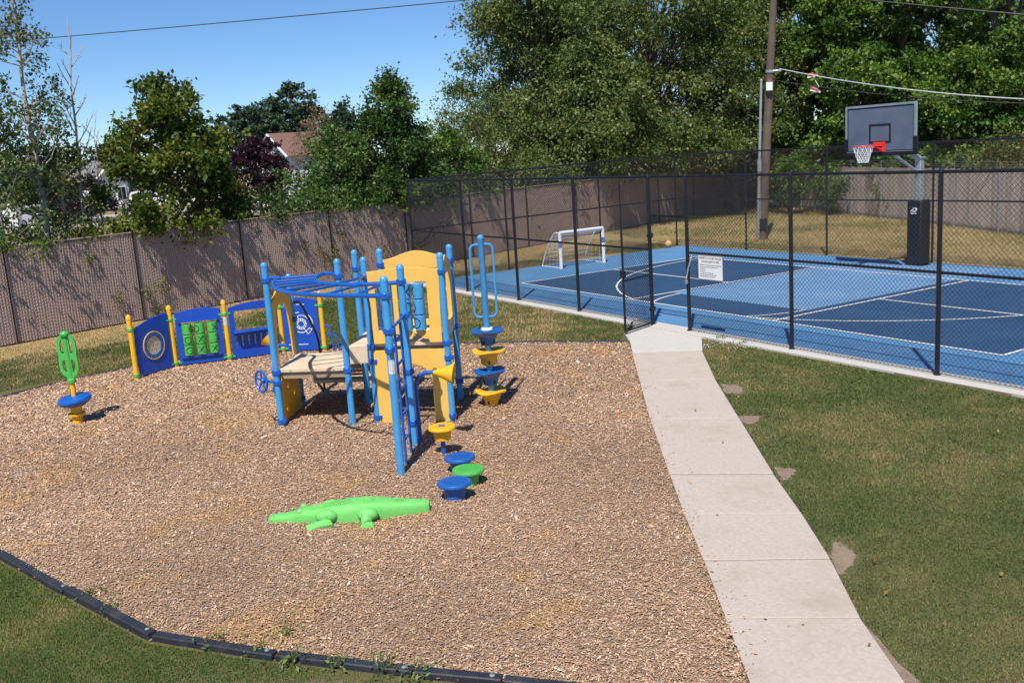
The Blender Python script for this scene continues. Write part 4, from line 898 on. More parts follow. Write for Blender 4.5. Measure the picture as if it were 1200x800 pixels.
mb.add(vs, [(i*K+j, (i+1)*K+j, (i+1)*K+j+1, i*K+j+1) for i in range(len(secs)-1) for j in range(K-1)]+[tuple(range(K)), tuple(range(len(vs)-1, len(vs)-K-1, -1))])
mb.build('body', M['croc'], cr, sharp=50)
for sg_ in (-1, 1):
    e_p = cn+cd*(.215*CLn)+cs*(.075*sg_-.0)+gz*.132
    mb = MB(); mb.ball(e_p-gz*.012, .028, 12, sc=(1.3,.8,.8), ax=(cd, cs, gz)); ey = mb.build('eye', M['croc'], cr)
    mb = MB(); mb.ball(e_p+cs*(sg_*.016)-cd*.008-gz*.004, .012, 10); mb.build('pupil', M['white_plastic'], ey)
    for t, rs, fwd in ((.385,.098,-1),(.64,.092,.15)):
        wd = .135 if t < .5 else .155; b0 = cn+cd*(t*CLn)+cs*(sg_*wd+.03)+gz*.09
        mb = MB(); mb.ball(b0, rs, 16, sc=(1.15,.72,.72), ax=(cd, cs*sg_, gz))
        elbow = b0+cs*(sg_*.07)+cd*(.05 if fwd < 0 else -.01)-gz*.055; hand = elbow+cd*(.15*fwd if fwd < 0 else .02)+cs*(sg_*.035)-gz*.006
        mb.tube([b0+cs*(sg_*.03)-gz*.02, elbow, hand], [.062,.056,.05], 10)
        fd = (cd*fwd+cs*sg_*.35).normalized() if fwd < 0 else (cs*sg_).normalized(); fs_ = Vector((-fd.y, fd.x, 0))
        for k in (-1.5,-.5,.5,1.5): mb.tube([hand+fs_*k*.022+gz*.0, hand+fd*.075+fs_*k*.036-gz*.012], [.03,.016], 7)
        mb.build('leg', M['croc'], cr)
mb = MB()
for i in range(46):
    t = .30+.66*i/45
    for k in (-.42,-.14,.14,.42):
        wd = np.interp(t, [s_[0] for s_ in sec], [s_[1] for s_ in sec]); h = np.interp(t, [s_[0] for s_ in sec], [s_[2] for s_ in sec]); bend = .05*math.sin(t*math.pi*1.15)-.02
        mb.ball(cn+cd*(t*CLn)+cs*(bend+wd*k*(1 if i % 2 else .8))+gz*(h*.985), .012*(wd/.16), 6, sc=(1.2,1,.55), ax=(cd, cs, gz))
mb.build('back_scales', M['croc'], cr)

# ------------------------------------------------------------------ curved wall of play panels
wp_ = [G(161,446), G(207,431.5), G(270,424), G(333,414.5), G(381,412.5)]
pw = thing('play_panel_wall', wp_[2], 'low curved wall of blue activity panels on yellow posts', 'play panels')
for i, p in enumerate(wp_):
    mb = MB(); r = .042; mb.lathe(p, [(r,-.1),(r,1.08),(r*1.12,1.085),(r*1.12,1.10),(r*1.02,1.13),(r*.6,1.16),(0,1.168)], 16); po = mb.build('post', M['yellow'], pw)
    for z in (.10,.90):
        mb = MB(); mb.lathe(p, [(r*1.05,z-.028),(r*1.3,z-.024),(r*1.3,z+.024),(r*1.05,z+.028)], 16)
        for nb in (i-1, i+1):
            if 0 <= nb < len(wp_):
                d = (wp_[nb]-p).normalized(); mb.box(p+d*.07+gz*z, (.035,.02,.016), (d, Vector((-d.y,d.x,0)), gz))
        mb.build('clamp', M['lime'], po, bev=.004)
sticker(wp_[2], .0428, .70, .85, pw)
def seg(i): 
    a, b = wp_[i], wp_[i+1]; e = (b-a).normalized(); return a, e, (b-a).length, Vector((e.y,-e.x,0))
def slope_top(x0, x1, zl, zr, bul, n=12): return [(x1+(x0-x1)*k/n, zr+(zl-zr)*k/n+bul*math.sin(math.pi*k/n)) for k in range(n+1)]
def wpanel(name, i, outline, holes, m=None, th=.025, push=0.0, parent=None, bevel=.004):
    a, e, Ln, n_ = seg(i); mb = MB(); put_shape(mb, flat_shape(outline, holes, th, bevel), a+n_*push, e, gz); return mb.build(name, m or M['panel'], parent or pw)
# drum window
a, e, Ln, n_ = seg(0); q = wpanel('drum_panel', 0, [(.08,.07),(Ln-.07,.04)]+slope_top(.08, Ln-.07, .90, 1.04, .035), [circ(Ln/2,.53,.235,32)])
wpanel('window_ring', 0, circ(Ln/2,.53,.25,32), [circ(Ln/2,.53,.17,32)], M['blue'], .045, .0, q)
mb = MB(); put_shape(mb, flat_shape(circ(Ln/2,.53,.252,36), [circ(Ln/2,.53,.236,36)], .05, .002), a, e, gz); mb.build('ring_edge', M['butter'], q)
wpanel('drum_disc', 0, circ(Ln/2,.53,.175,32), [circ(Ln/2+.10*math.cos(R(60*k)), .53+.10*math.sin(R(60*k)), .02, 10) for k in range(6)]+[circ(Ln/2,.53,.028,12)], M['deck'], .015, .0, q, .002)
mb = MB()
for k in range(12): c_ = a+e*(Ln/2+.21*math.cos(R(30*k)))+gz*(.53+.21*math.sin(R(30*k)))+n_*.022; mb.lathe(c_, [(.008,0),(.008,.004)], 6, n_)
mb.build('bolts', M['bolt'], q)
# noughts and crosses
a, e, Ln, n_ = seg(1); q = wpanel('game_panel', 1, [(.08,.06),(Ln-.07,.06)]+slope_top(.08, Ln-.07, 1.0, 1.02, .05), [rrect(.17,.19,Ln-.15,.83,.015)])
cols = [Ln*.5-.21, Ln*.5+.01, Ln*.5+.23]
drums(q, a, e, cols, [.31,.505,.70], .087, .19, M['lime'], {(0,2):('O',1.15),(1,2):('O',-.75),(2,2):('X',.55),(0,1):('O',0),(1,1):('X',.05),(2,1):('X',1.1),(0,0):('O',.1),(1,0):('X',-.1),(2,0):('X',.1)}, n_)
for z in (.185,.84):
    mb = MB(); mb.box(a+e*Ln/2+gz*z+n_*.03, (Ln/2-.12,.02,.012), (e, n_, gz)); mb.build('drum_bar', M['panel'], q)
# shop counter
a, e, Ln, n_ = seg(2); slots = [rrect(.14+k*.115,.26,.175+k*.115,.47,.014) for k in range(max(2,int((Ln-.25)/.115)))]
q = wpanel('counter_panel', 2, [(.07,.05),(Ln-.07,.05)]+slope_top(.07, Ln-.07, 1.0, 1.05, .04), [rrect(.16,.56,Ln-.14,.93,.02)]+slots)
mb = MB(); mb.box(a+e*Ln/2+n_*.09+gz*.55, (Ln/2-.1,.10,.012), (e, n_, gz)); mb.build('counter_shelf', M['panel'], q, bev=.005)
# maze
a, e, Ln, n_ = seg(3); q = wpanel('maze_panel', 3, [(.06,.06),(Ln-.07,.06)]+slope_top(.06, Ln-.07, 1.06, 1.0, .03), [])
mb = MB(); c_ = a+e*(Ln*.5)+gz*.56+n_*.0165; pt = lambda r_, t: c_+e*(r_*math.cos(R(t)))+gz*(r_*math.sin(R(t)))
def marc(r_, t0, t1): mb.tube([pt(r_, t0+(t1-t0)*k/14) for k in range(15)], .007, 4)
for r_, spans in ((.225,((-60,55),(95,150),(170,230))),(.165,((20,110),(130,200),(230,330))),(.10,((-150,200),)),(.065,((0,360),))):
    for t0, t1 in spans: marc(r_, t0, t1)
for t in range(0,360,30): mb.tube([pt(.065, t), pt(.10, t)], .006, 4)
for t, r0, r1 in ((20,.165,.225),(55,.165,.225),(110,.10,.165),(150,.165,.225),(200,.10,.165),(230,.165,.225),(-30,.165,.225),(-60,.1,.165),(300,.165,.225)): mb.tube([pt(r0, t), pt(r1, t)], .006, 4)
for x0, x1, z in ((.10,.28,.93),(.34,.5,.93),(.12,.5,.17)): mb.tube([a+e*x0+gz*z+n_*.0165, a+e*x1+gz*z+n_*.0165], .006, 4)
mb.build('maze_lines', M['white_plastic'], q)
# low handle loop beside the maze panel
p = wp_[4]; d = (wp_[4]-wp_[3]).normalized(); mb = MB(); mb.tube([p+d*.05+gz*.5, p+d*.12+gz*.52, p+d*.16+gz*.42, p+d*.18+gz*.0], .018, 8); mb.tube([p+d*.05+gz*.3, p+d*.1+gz*.36, p+d*.26+gz*.3, p+d*.28+gz*.0], .018, 8); mb.build('handrail', M['pipe'], pw)

# ------------------------------------------------------------------ trees and shrubs
def over_fence(C, g):
    fr = (C-np.array(wa))@np.array(wn); return (fr < -.08) | (C[:,2] > HWALL-.02-.5*(g.random(len(C))**6)) | (fr > 3.5)
def leaf_cards(C, size, asp, g, up=.35, droop=0.0, outw=None):
    n = len(C); u = g.normal(0, 1, (n, 3)); u[:,2] -= droop*1.5
    if outw is not None: u += outw*.9
    u /= np.linalg.norm(u, axis=1)[:,None]
    nn = g.normal(0, 1, (n, 3)); nn[:,2] += up*3; nn -= u*(nn*u).sum(1)[:,None]; nn /= np.linalg.norm(nn, axis=1)[:,None]
    v = np.cross(nn, u); s = (size*g.uniform(.65, 1.3, n))[:,None]; w_ = s*asp
    V = np.concatenate([C, C+u*s*.45-v*w_*.5+nn*s*.08, C+u*s, C+u*s*.45+v*w_*.5+nn*s*.08], 0)
    i = np.arange(n); return V, np.stack([i, i+n, i+2*n, i+3*n], 1)
def leaf_cols(n, pals, g, key=None, var=.2):
    p = np.array(pals); t = g.random(n) if key is None else np.clip(key+g.normal(0, .22, n), 0, .999)
    k = t*(len(p)-1); i = np.minimum(k.astype(int), len(p)-2); f_ = (k-i)[:,None]
    return (p[i]*(1-f_)+p[i+1]*f_)*g.uniform(1-var, 1+var, (n,1))
def tree(name, label, base, H, env, nclump, nleaf, lsize, pals, seed, asp=.6, trunk_r=.12, crown0=.15, droop=0., clump=.55, bark='bark', sprig=.45, lean=(0,0), group=None, cat='tree', shift=None, shell=.55, up=.35, tsplit=1, flat=.75, vase=False):
    """env(t) gives the crown radius (x scale, y scale handled by caller) at relative height t in the crown"""
    g = np.random.default_rng(seed); base = Vector((base[0], base[1], base[2] if len(base) > 2 else 0.))
    root = thing(name, base, label, cat, group); B = np.array(base); z0 = H*crown0; ln = np.array((lean[0], lean[1], 0))
    ax = lambda t: B+np.array((0,0,1))*(H*t)+ln*(t*t)*H
    # clumps
    cs_ = []; tries = 0
    while len(cs_) < nclump and tries < nclump*60:
        tries += 1; t = g.random()**.9; r = env(t); 
        if r <= 0 or g.random() > (r/max(.01, tree.rmax(env)))**.8+.12: continue
        a = g.uniform(0, 2*math.pi); q = (shell*max(0, 1-1.1*t)+(1-shell*max(0, 1-1.1*t))*g.random()**.6)*r*(.8+.4*vnoise(np.array([a*1.6]), np.array([t*5.]), 1., seed)[0])
        h = (z0+t*(H-z0))/H; p = ax(h)+np.array((math.cos(a)*q, math.sin(a)*q, 0))
        if shift is not None: p = shift(p)
        cs_.append((p, a, t, q, r))
    mb = MB(); wob_ = [Vector(ax(t)+(g.normal(0, .02*H*t*.35, 3)*np.array((1,1,0)) if t > 0 else 0)) for t in np.linspace(0, .94, 8)]
    wob_[0].z -= .1
    mb.tube(wob_, [trunk_r*(1.25 if i == 0 else 1)*(1-.9*i/7)+.012 for i in range(8)], 9)
    for k in range(1, tsplit):
        a = g.uniform(0, 6.28); q = .35*env(.5); e_ = ax(.8)+np.array((math.cos(a)*q, math.sin(a)*q, 0)); s_ = ax(.02)+g.normal(0, .1, 3)*np.array((1,1,0))
        mb.tube([Vector(s_), Vector(s_*.5+e_*.5+g.normal(0, .15, 3)), Vector(e_)], [trunk_r*.8, trunk_r*.5, .02], 7)
    C = []; O = []; K = []; per = max(1, nleaf//max(1, len(cs_)))
    for p, a, t, q, r in cs_:
        hz = max(.05, (p[2]-B[2])/H*g.uniform(.5, .72)) if vase else max(.04, (p[2]-B[2])/H-.28*q/max(.5, H)*1.6-.08*g.random()); s_ = ax(min(.9, max(.05, hz))); m_ = s_*.45+p*.55+np.array((0,0,-.05*q))+g.normal(0, .06, 3)
        mb.tube([Vector(s_), Vector(m_), Vector(p)], [max(.012, trunk_r*(.2 if vase else .32)*(1-t*.6)), max(.008, trunk_r*(.1 if vase else .16)), .006], 5, cap=False)
        cr_ = clump*(.6+.8*g.random()); ns = max(3, per//14); odir = (p-ax((p[2]-B[2])/H)); odir /= max(.2, np.linalg.norm(odir)); kk = g.random()
        for s in range(ns):
            nl = max(1, per//ns); d = g.normal(0, 1, 3)+odir*.7; d[2] = d[2]*flat+.15-droop*.9; d /= np.linalg.norm(d)
            st = p+g.normal(0, cr_*.42, 3)*np.array((1,1,flat)); Ls = sprig*g.uniform(.5, 1.2); tt = g.random(nl)
            C.append(st+d*(tt*Ls)[:,None]+g.normal(0, .035+.1*Ls, (nl,3))-np.array((0,0,1))*(droop*Ls*tt**2)[:,None]); O.append(np.tile(d, (nl,1))); K.append(np.full(nl, kk*.6+.4*g.random()))
    mb.build('trunk', M[bark], root)
    C = np.concatenate(C); O = np.concatenate(O); K = np.concatenate(K); kp = over_fence(C, g); C, O, K = C[kp], O[kp], K[kp]
    V, F = leaf_cards(C, lsize, asp, g, up, droop, O); cc = leaf_cols(len(C), pals, g, K)
    array_mesh('crown', V, F, M['leaf'], root, col=np.tile(cc, (4,1))); return root
tree.rmax = lambda env: max(env(t) for t in np.linspace(0, 1, 21))
def bare_tree(name, label, base, H, seed, nb=16, spread=1.2, r0=.05, bark='pale_bark', group=None, tilt=.0):
    g = random.Random(seed); root = thing(name, base, label, 'tree', group); base = Vector(base); mb = MB(); lean = hr*tilt
    tr = [base+gz*(H*t)+lean*(H*t)+Vector((g.uniform(-.03,.03), g.uniform(-.03,.03), 0))*t*2 for t in [i/9 for i in range(10)]]; tr[0].z -= .1
    mb.tube(tr, [r0*(1-.86*i/9) for i in range(10)], 7); mb.build('trunk', M[bark], root); mb = MB()
    for k in range(nb):
        t = .25+.68*k/nb; p = tr[int(t*9)].lerp(tr[min(9, int(t*9)+1)], t*9-int(t*9)); a = k*2.4+g.uniform(-.5,.5); Lb = spread*(1.15-t)*g.uniform(.6,1.2); d = Vector((math.cos(a)*.75, math.sin(a)*.75, .75)).normalized()
        q = p+d*Lb*.5+gz*.04; e_ = q+(d+gz*.35).normalized()*Lb*.55; mb.tube([p, q, e_], [r0*.42*(1-t*.5), r0*.25*(1-t*.5), .004], 5, cap=False)
        for m_ in range(3):
            s_ = p.lerp(e_, .35+.2*m_); d2 = (d+Vector((g.uniform(-.8,.8), g.uniform(-.8,.8), g.uniform(0,.7)))).normalized(); mb.tube([s_, s_+d2*Lb*.3], [.008,.003], 4, cap=False)
    mb.build('branches', M[bark], root); return root
def at0(px, D, py=262): p = AT(px, py, D); return (p.x, p.y, 0.)

OLIVE = [(.050,.082,.020),(.090,.138,.034),(.150,.195,.055),(.235,.260,.09)]
FRESH = [(0.035,0.080,0.014),(0.069,0.140,0.021),(0.117,0.211,0.034),(0.215,0.298,0.061)]
MAPLE = [(0.032,0.065,0.009),(0.065,0.116,0.014),(0.123,0.167,0.023),(0.217,0.217,0.036)]
CONE = [(0.027,0.063,0.015),(0.048,0.105,0.022),(0.083,0.150,0.033),(0.150,0.210,0.053)]
FARG = [(0.034,0.068,0.038),(0.051,0.095,0.049),(0.074,0.121,0.061)]
ball_env = lambda r, lo=.25: (lambda t: r*math.sqrt(max(0, 1-((t-.45)/.56)**2))*(1 if t > 0 else lo))
dome = lambda r: (lambda t: r*(min(1, .55+t*2.2))*math.sqrt(max(0, 1-max(0, t-.25)**2/.57)))
cone_e = lambda r: (lambda t: r*(1-t)**.8*min(1, .5+t*4)+.12)

# far left: slender half-bare aspen-like trees behind the slatted fence
tree('aspen_tree', 'tall slender sparse tree with pale bark rising behind the slatted fence end', at0(54,25.9), 8.5, (lambda t: 1.15*(1-t)**.6*min(1, .35+t*3)+.1), 95, 9500, .085, [(.05,.08,.02),(.09,.13,.035),(.15,.18,.06),(.22,.19,.07)], 11, .6, .085, .12, .1, .25, 'pale_bark', .35, shell=.15, up=.2)
tree('aspen_tree', 'shorter leafy pale-barked tree at the frame end of the slatted fence', at0(2,25.2), 6.2, cone_e(1.5), 45, 6000, .10, [(.05,.09,.02),(.09,.14,.035),(.15,.19,.06)], 12, .6, .08, .12, .1, .28, 'pale_bark', .35, shell=.15, up=.2)
tree('aspen_tree', 'thin leaning pale-barked tree with sparse leaves left of the bare tree', at0(72,26.3), 4.9, cone_e(1.0), 28, 2600, .10, [(.05,.09,.02),(.09,.14,.035),(.15,.19,.06)], 13, .6, .05, .12, .1, .25, 'pale_bark', .3, shell=.15, lean=(-.02,.05), up=.2)
bare_tree('bare_tree', 'tall leafless pale tree standing over the slatted fence', at0(92,26.6), 7.3, 3, 22, 1.7, .065, tilt=.06)
bare_tree('bare_tree', 'lower leafless sapling between the tall bare tree and the oak', at0(112,26.6), 5.0, 5, 16, 1.4, .04, tilt=.07)
bare_tree('bare_tree', 'leafless twiggy sapling leaning before the white gabled house', at0(124,26.8), 4.7, 8, 14, 1.6, .035, tilt=.22)
tree('oak_tree', 'bushy dark green tree with yellowing edge over the slatted fence', at0(206,26.9), 5.6, dome(1.9), 64, 21000, .12, MAPLE, 21, .75, .11, .14, 0, .42, 'bark', .35, shell=.3, flat=.7)
tree('maple_tree', 'small yellow-green tree beside the bushy dark green one', at0(256,28.5), 3.9, dome(.8), 22, 5000, .11, [(.06,.09,.012),(.13,.14,.02),(.24,.19,.03),(.30,.20,.03)], 22, .75, .06, .3, 0, .35, 'bark', .3, shell=.3)
# conical tree and its undergrowth
tree('pear_tree', 'pointed green tree rising highest over the slatted fence centre', at0(470,31.6), 6.1, (lambda t: 2.5*(1-t)**1.05*min(1, .5+t*4)+.06), 130, 36000, .105, CONE, 31, .7, .12, .16, 0, .38, 'bark', .38, shell=.25, flat=.6)
tree('leafy_tree', 'rounded green tree crowding the pointed tree on its street side', at0(402,30.9), 4.5, dome(1.8), 60, 19000, .105, CONE, 32, .7, .09, .2, 0, .4, 'bark', .35, shell=.3, tsplit=3)
tree('leafy_tree', 'low green tree between the pointed tree and the big willow-like elm', at0(526,33.2), 4.2, dome(1.6), 44, 13000, .105, FRESH, 33, .7, .08, .2, 0, .4, 'bark', .35, shell=.3, tsplit=3)
tree('pale_tree', 'pale thin-leaved tree with bare twig tips behind the conical tree', at0(383,44), 5.6, dome(1.4), 30, 4500, .11, [(.14,.12,.06),(.20,.16,.09),(.26,.20,.13)], 34, .5, .08, .3, 0, .4, 'pale_bark', .5, shell=.2)
# big elm group
def overhang(k): return None
tree('elm_tree', 'large olive-green elm with drooping foliage beside the open sky', at0(646,42.5,250), 13.4, (lambda t: 4.7*min(1, .6+2.2*t)*(1-t)**.5), 190, 84000, .15, OLIVE, 41, .52, .24, .13, .35, .72, 'bark', .9, shell=.3, tsplit=3, flat=.6, vase=True)
tree('elm_tree', 'large olive-green elm with dead twigs behind the goal end', at0(768,44.5,245), 14.2, dome(4.3), 175, 78000, .15, OLIVE, 42, .52, .26, .13, .35, .72, 'bark', .9, shell=.35, tsplit=4, flat=.6, vase=True)
tree('elm_tree', 'lower olive-green elm filling the gap above the slatted fence', at0(700,41,250), 7.6, dome(3.2), 75, 36000, .14, OLIVE, 43, .52, .18, .16, .35, .55, 'bark', .8, shell=.3, tsplit=3, flat=.6, vase=True)
tree('elm_tree', 'dark olive elm crown standing behind the timber utility pole', at0(862,45.5,240), 9.0, dome(3.3), 75, 36000, .14, OLIVE, 44, .52, .18, .14, .2, .55, 'bark', .8, shell=.3, tsplit=3, flat=.6, vase=True)
tree('elm_tree', 'low olive-green elm at the sky edge beside the court corner', at0(566,38.5,255), 5.6, dome(2.2), 55, 22000, .11, OLIVE, 45, .48, .1, .14, .3, .5, 'bark', .6, shell=.25, tsplit=3, flat=.6, vase=True)
# broadleaved trees at the right
for px, D, H, r, nl, sd, lab in [(948,48,14.5,4.0,50000,51,'tall fresh green broadleaf tree rising right of the timber utility pole'),(1062,47,14.8,4.0,52000,52,'tall fresh green broadleaf tree rising behind the grey backboard'),(1178,46,15,4.3,54000,53,'tall fresh green broadleaf tree at the end of the board fence'),(1010,44.5,6.6,2.6,24000,54,'low fresh green tree in front of the tall ones, over the board fence'),(1118,43.5,6.2,2.5,24000,55,'low fresh green tree leaning over the board fence right of the backboard'),(1215,42.5,7,2.6,20000,56,'mid-height green tree over the right end of the board fence')]:
    tree('broadleaf_tree', lab, at0(px, D, 225), H, dome(r), int(85*r/4), nl, .165, FRESH, sd, .7, .28 if H > 9 else .14, .12, .05, .68, 'bark', .6, shell=.35, flat=.6, tsplit=2 if H > 9 else 3, vase=True)
tree('poplar_tree', 'dim green tree in the second row behind the elms', at0(690,56,235), 15.5, dome(5), 90, 17000, .30, OLIVE, 61, .7, .35, .1, .1, 1.1, 'bark', .8, shell=.3, vase=True)
tree('poplar_tree', 'dim green tree in the second row behind the utility pole', at0(900,58,225), 15, dome(5), 90, 17000, .30, FRESH, 62, .7, .35, .1, .1, 1.1, 'bark', .8, shell=.3, vase=True)
tree('poplar_tree', 'dim green tree in the second row behind the right broadleaf trees', at0(1110,57,220), 17, dome(5.5), 100, 20000, .30, FRESH, 63, .7, .35, .1, .1, 1.1, 'bark', .8, shell=.3, vase=True)
# vine shrubs and low growth along the fences
def shrub(name, label, p, r, h, n, ls, pals, seed, group=None, z=0., sc=None, droop=.15, wallside=False):
    g = np.random.default_rng(seed); root = thing(name, p, label, 'shrub', group); B = np.array((p[0], p[1], p[2] if len(p) > 2 else 0.))
    mb = MB(); 
    for k in range(7):
        a = k*.9+g.uniform(-.3,.3); e_ = B+np.array((math.cos(a)*r*.6, math.sin(a)*r*.6, h*g.uniform(.55,.9))); b_ = B.copy()
        if wallside:                                   # stems keep behind the fence
            b_ = b_-np.array(wn)*.6; fr = float((e_-np.array(wa))@np.array(wn)); e_ = e_-np.array(wn)*max(0, fr+.12)
        mb.tube([Vector(b_)+gz*-.05, Vector(b_*.5+e_*.5+np.array((0,0,.1*h))), Vector(e_)], [.02,.014,.005], 5)
    mb.build('stems', M['bark'], root)
    nc = max(8, n//90); u = g.normal(0, 1, (nc,3)); u /= np.linalg.norm(u, axis=1)[:,None]; u *= (.35+.65*g.random(nc)**.5)[:,None]
    cl = B+np.stack([u[:,0]*r, u[:,1]*r, h*.52+u[:,2]*h*.48], 1)
    if sc is not None: cl = B+(cl-B)@np.array(sc)
    i = g.integers(0, nc, n); C = cl[i]+g.normal(0, .11*max(r, h*.4)+.03, (n,3)); C[:,2] = np.maximum(C[:,2], .03)
    if wallside: kp = over_fence(C, g); C, i = C[kp], i[kp]; n = len(C)
    V, F = leaf_cards(C, ls, .65, g, .3, droop); cc = leaf_cols(n, pals, g, (i*.618)%1); array_mesh('foliage', V, F, M['leaf'], root, col=np.tile(cc, (4,1))); return root
def rot_along(e, a, b): # stretch a along direction e, b across
    e = np.array((e.x, e.y, 0)); n_ = np.array((-e[1], e[0], 0)); z_ = np.array((0,0,1)); return a*np.outer(e,e)+b*np.outer(n_,n_)+np.outer(z_,z_)
def wallpt(px, off): # point on the slatted fence line seen at pixel column px, pushed off behind (negative) or in front
    d = ray(px, 300); t = (WALL(0)-CAM.x-.34*0 + .34*0); 
    # x = -6.2-.34y  =>  CAM.x+s*dx = -6.2-.34*(CAM.y+s*dy)
    s = (-6.2-.34*CAM.y-CAM.x)/(d.x+.34*d.y); p = CAM+d*s; return Vector((p.x, p.y, 0))+wn*off
shr = [(6,.6,.9,2.55,2200,'leafy green shrub spilling over the frame end of the slatted fence',FRESH),(36,-.35,.8,2.75,2400,'light green shrub below the slender aspen trees',[(.05,.10,.02),(.09,.15,.03),(.15,.19,.05)]),
 (103,-.4,.8,2.6,2600,'yellow-green shrub below the bare trees',[(.05,.085,.012),(.10,.13,.02),(.17,.17,.03)]),(150,-.5,1.0,2.5,2600,'dark green shrub below the left side of the oak',MAPLE),
 (205,-.2,.9,3.0,3400,'bright green shrub under the oak, touching the slatted fence top',[(.045,.08,.01),(.08,.12,.018),(.13,.16,.03)]),(262,-.5,1.0,2.5,2600,'dark low shrub between the oak and the ivy',MAPLE),
 (318,-.35,.85,2.85,3200,'blue-green shrub below the plum tree, on the slatted fence',CONE),(352,-.1,.9,3.05,3600,'leafy shrub hanging over the slatted fence left of the conical tree',CONE),(398,-.05,.9,3.0,3800,'dense shrub hanging over the slatted fence below the rounded tree',CONE),
 (438,-.2,.9,2.95,3400,'dense shrub over the slatted fence below the conical tree',FRESH),(478,-.3,.8,2.8,2600,'shrub over the slatted fence beside the court corner post',FRESH),(540,-.5,1.1,2.9,2600,'olive shrub behind the court corner, over the slatted fence',OLIVE),
 (600,-.6,1.2,3.2,3000,'olive shrub behind the goal, left of the lower elm',OLIVE),(668,-.5,1.2,3.2,3000,'olive shrub behind the goal, below the lower elm',OLIVE),(745,-.5,1.3,3.3,3000,'olive shrub at the far end of the slatted fence',OLIVE)]
ovr = {6:-.15, 36:-.1, 103:-.3, 150:-.9, 205:-.1, 262:-.15, 318:-.25, 352:-.12, 398:-.15, 438:-.2, 478:-.25}
for k, (px, off, r, h, n, lab, pl_) in enumerate(shr):
    p = wallpt(px, ovr.get(px, -.45)); shrub('wall_shrub', lab, p, r, h, n, .095, pl_, 100+k, 'shrubs along the slatted fence', sc=rot_along(we, 1.25, .8), droop=.25, wallside=True)
# small vines creeping through the slats
for k, (px, py) in enumerate([(102,302),(137,345),(170,340),(183,362),(186,330),(355,285),(372,290),(384,300),(392,292),(398,272),(448,292),(215,278),(250,262),(482,262),(486,285)]):
    d = ray(px, py); s = (-6.2-.34*CAM.y-CAM.x)/(d.x+.34*d.y); p = CAM+d*s; g = np.random.default_rng(300+k); n = 70; rt = thing('vine_sprig', p+wn*.05, 'small green vine sprig poking through the brown slats', 'vine', 'vine sprigs on the slatted fence')
    C = np.array(p)+np.array(wn)*(.06+np.abs(g.normal(0, .06, n)))[:,None]+np.array(we)*g.normal(0, .09, n)[:,None]+np.array((0,0,1))*(g.normal(-.05, .13, n))[:,None]
    V, F = leaf_cards(C, .06, .7, g, .2, .4); array_mesh('leaves', V, F, M['leaf'], rt, col=np.tile(leaf_cols(n, [(.06,.09,.02),(.12,.15,.03),(.22,.20,.05)], g), (4,1)))
    mb = MB(); mb.tube([p+wn*.0+gz*.05, p+wn*.07, p+wn*.06-gz*.15], [.008,.006,.003], 5); mb.build('stem', M['bark'], rt)
# growth along the board fence
for k, (px, py, D, r, h, n, lab, pl_) in enumerate([(1182,225,37.6,1.3,3.1,5200,'yellow-green vine shrub heaped over the right end of the board fence',[(.06,.08,.02),(.13,.14,.035),(.22,.19,.05)]),(1130,235,39,.9,2.3,2200,'low vine shrub on the board fence right of the hoop pole',OLIVE),(1040,240,40.5,.8,2.25,2000,'low wispy shrub on the board fence left of the hoop pole',OLIVE),(975,240,42.5,.9,2.4,2200,'dark shrub on the board fence near the utility pole',FRESH),(925,240,43.5,1.0,2.6,2500,'dark shrub at the corner where the two fences meet',FRESH)]):
    p = at0(px, D, py); shrub('fence_shrub', lab, p, r, h, n, .11, pl_, 200+k, 'shrubs along the board fence', sc=rot_along(fe, 1.3, .6))

# far trees
for k, (px, D, H, r, lab) in enumerate([(290,95,8.6,4.0,'distant blue-green tree left of the brown-roofed house'),(318,98,9.3,3.6,'distant blue-green tree behind the brown-roofed house'),(352,100,11.0,3.8,'tallest distant blue-green tree above the brown roof'),(378,102,9.4,3.0,'distant blue-green tree at the right of the brown roof'),(258,108,6.2,3.4,'distant low tree behind the small yellow-green tree'),(412,96,8.4,1.1,'distant narrow cypress-like tree peeping past the pointed tree'),(150,118,7.0,4.5,'distant round tree behind the white gabled house'),(60,115,5.4,5.0,'distant low tree behind the parked cars'),(10,112,5.2,5.0,'distant low tree beyond the trailer')]):
    tree('distant_tree', lab, at0(px, D, 240), H, (dome(r) if k != 5 else cone_e(r)), 60, 9000, .34, FARG, 400+k, .7, .2, .15, .1, .75, 'bark', .7, shell=.35)
tree('plum_tree', 'dark purple-leaved plum tree in front of the brown-roofed house', at0(306,70,240), 5.3, dome(2.35), 50, 13000, .2, [(.022,.008,.016),(.035,.012,.024),(.055,.018,.035)], 420, .65, .14, .25, 0, .55, 'bark', .45, shell=.35)
tree('plum_tree', 'smaller purple-leaved plum tree before the white gabled house', at0(98,82,240), 3.6, dome(2.1), 30, 6000, .2, [(.022,.010,.016),(.035,.015,.024),(.05,.02,.03)], 421, .65, .1, .2, 0, .5, 'bark', .45, shell=.35)

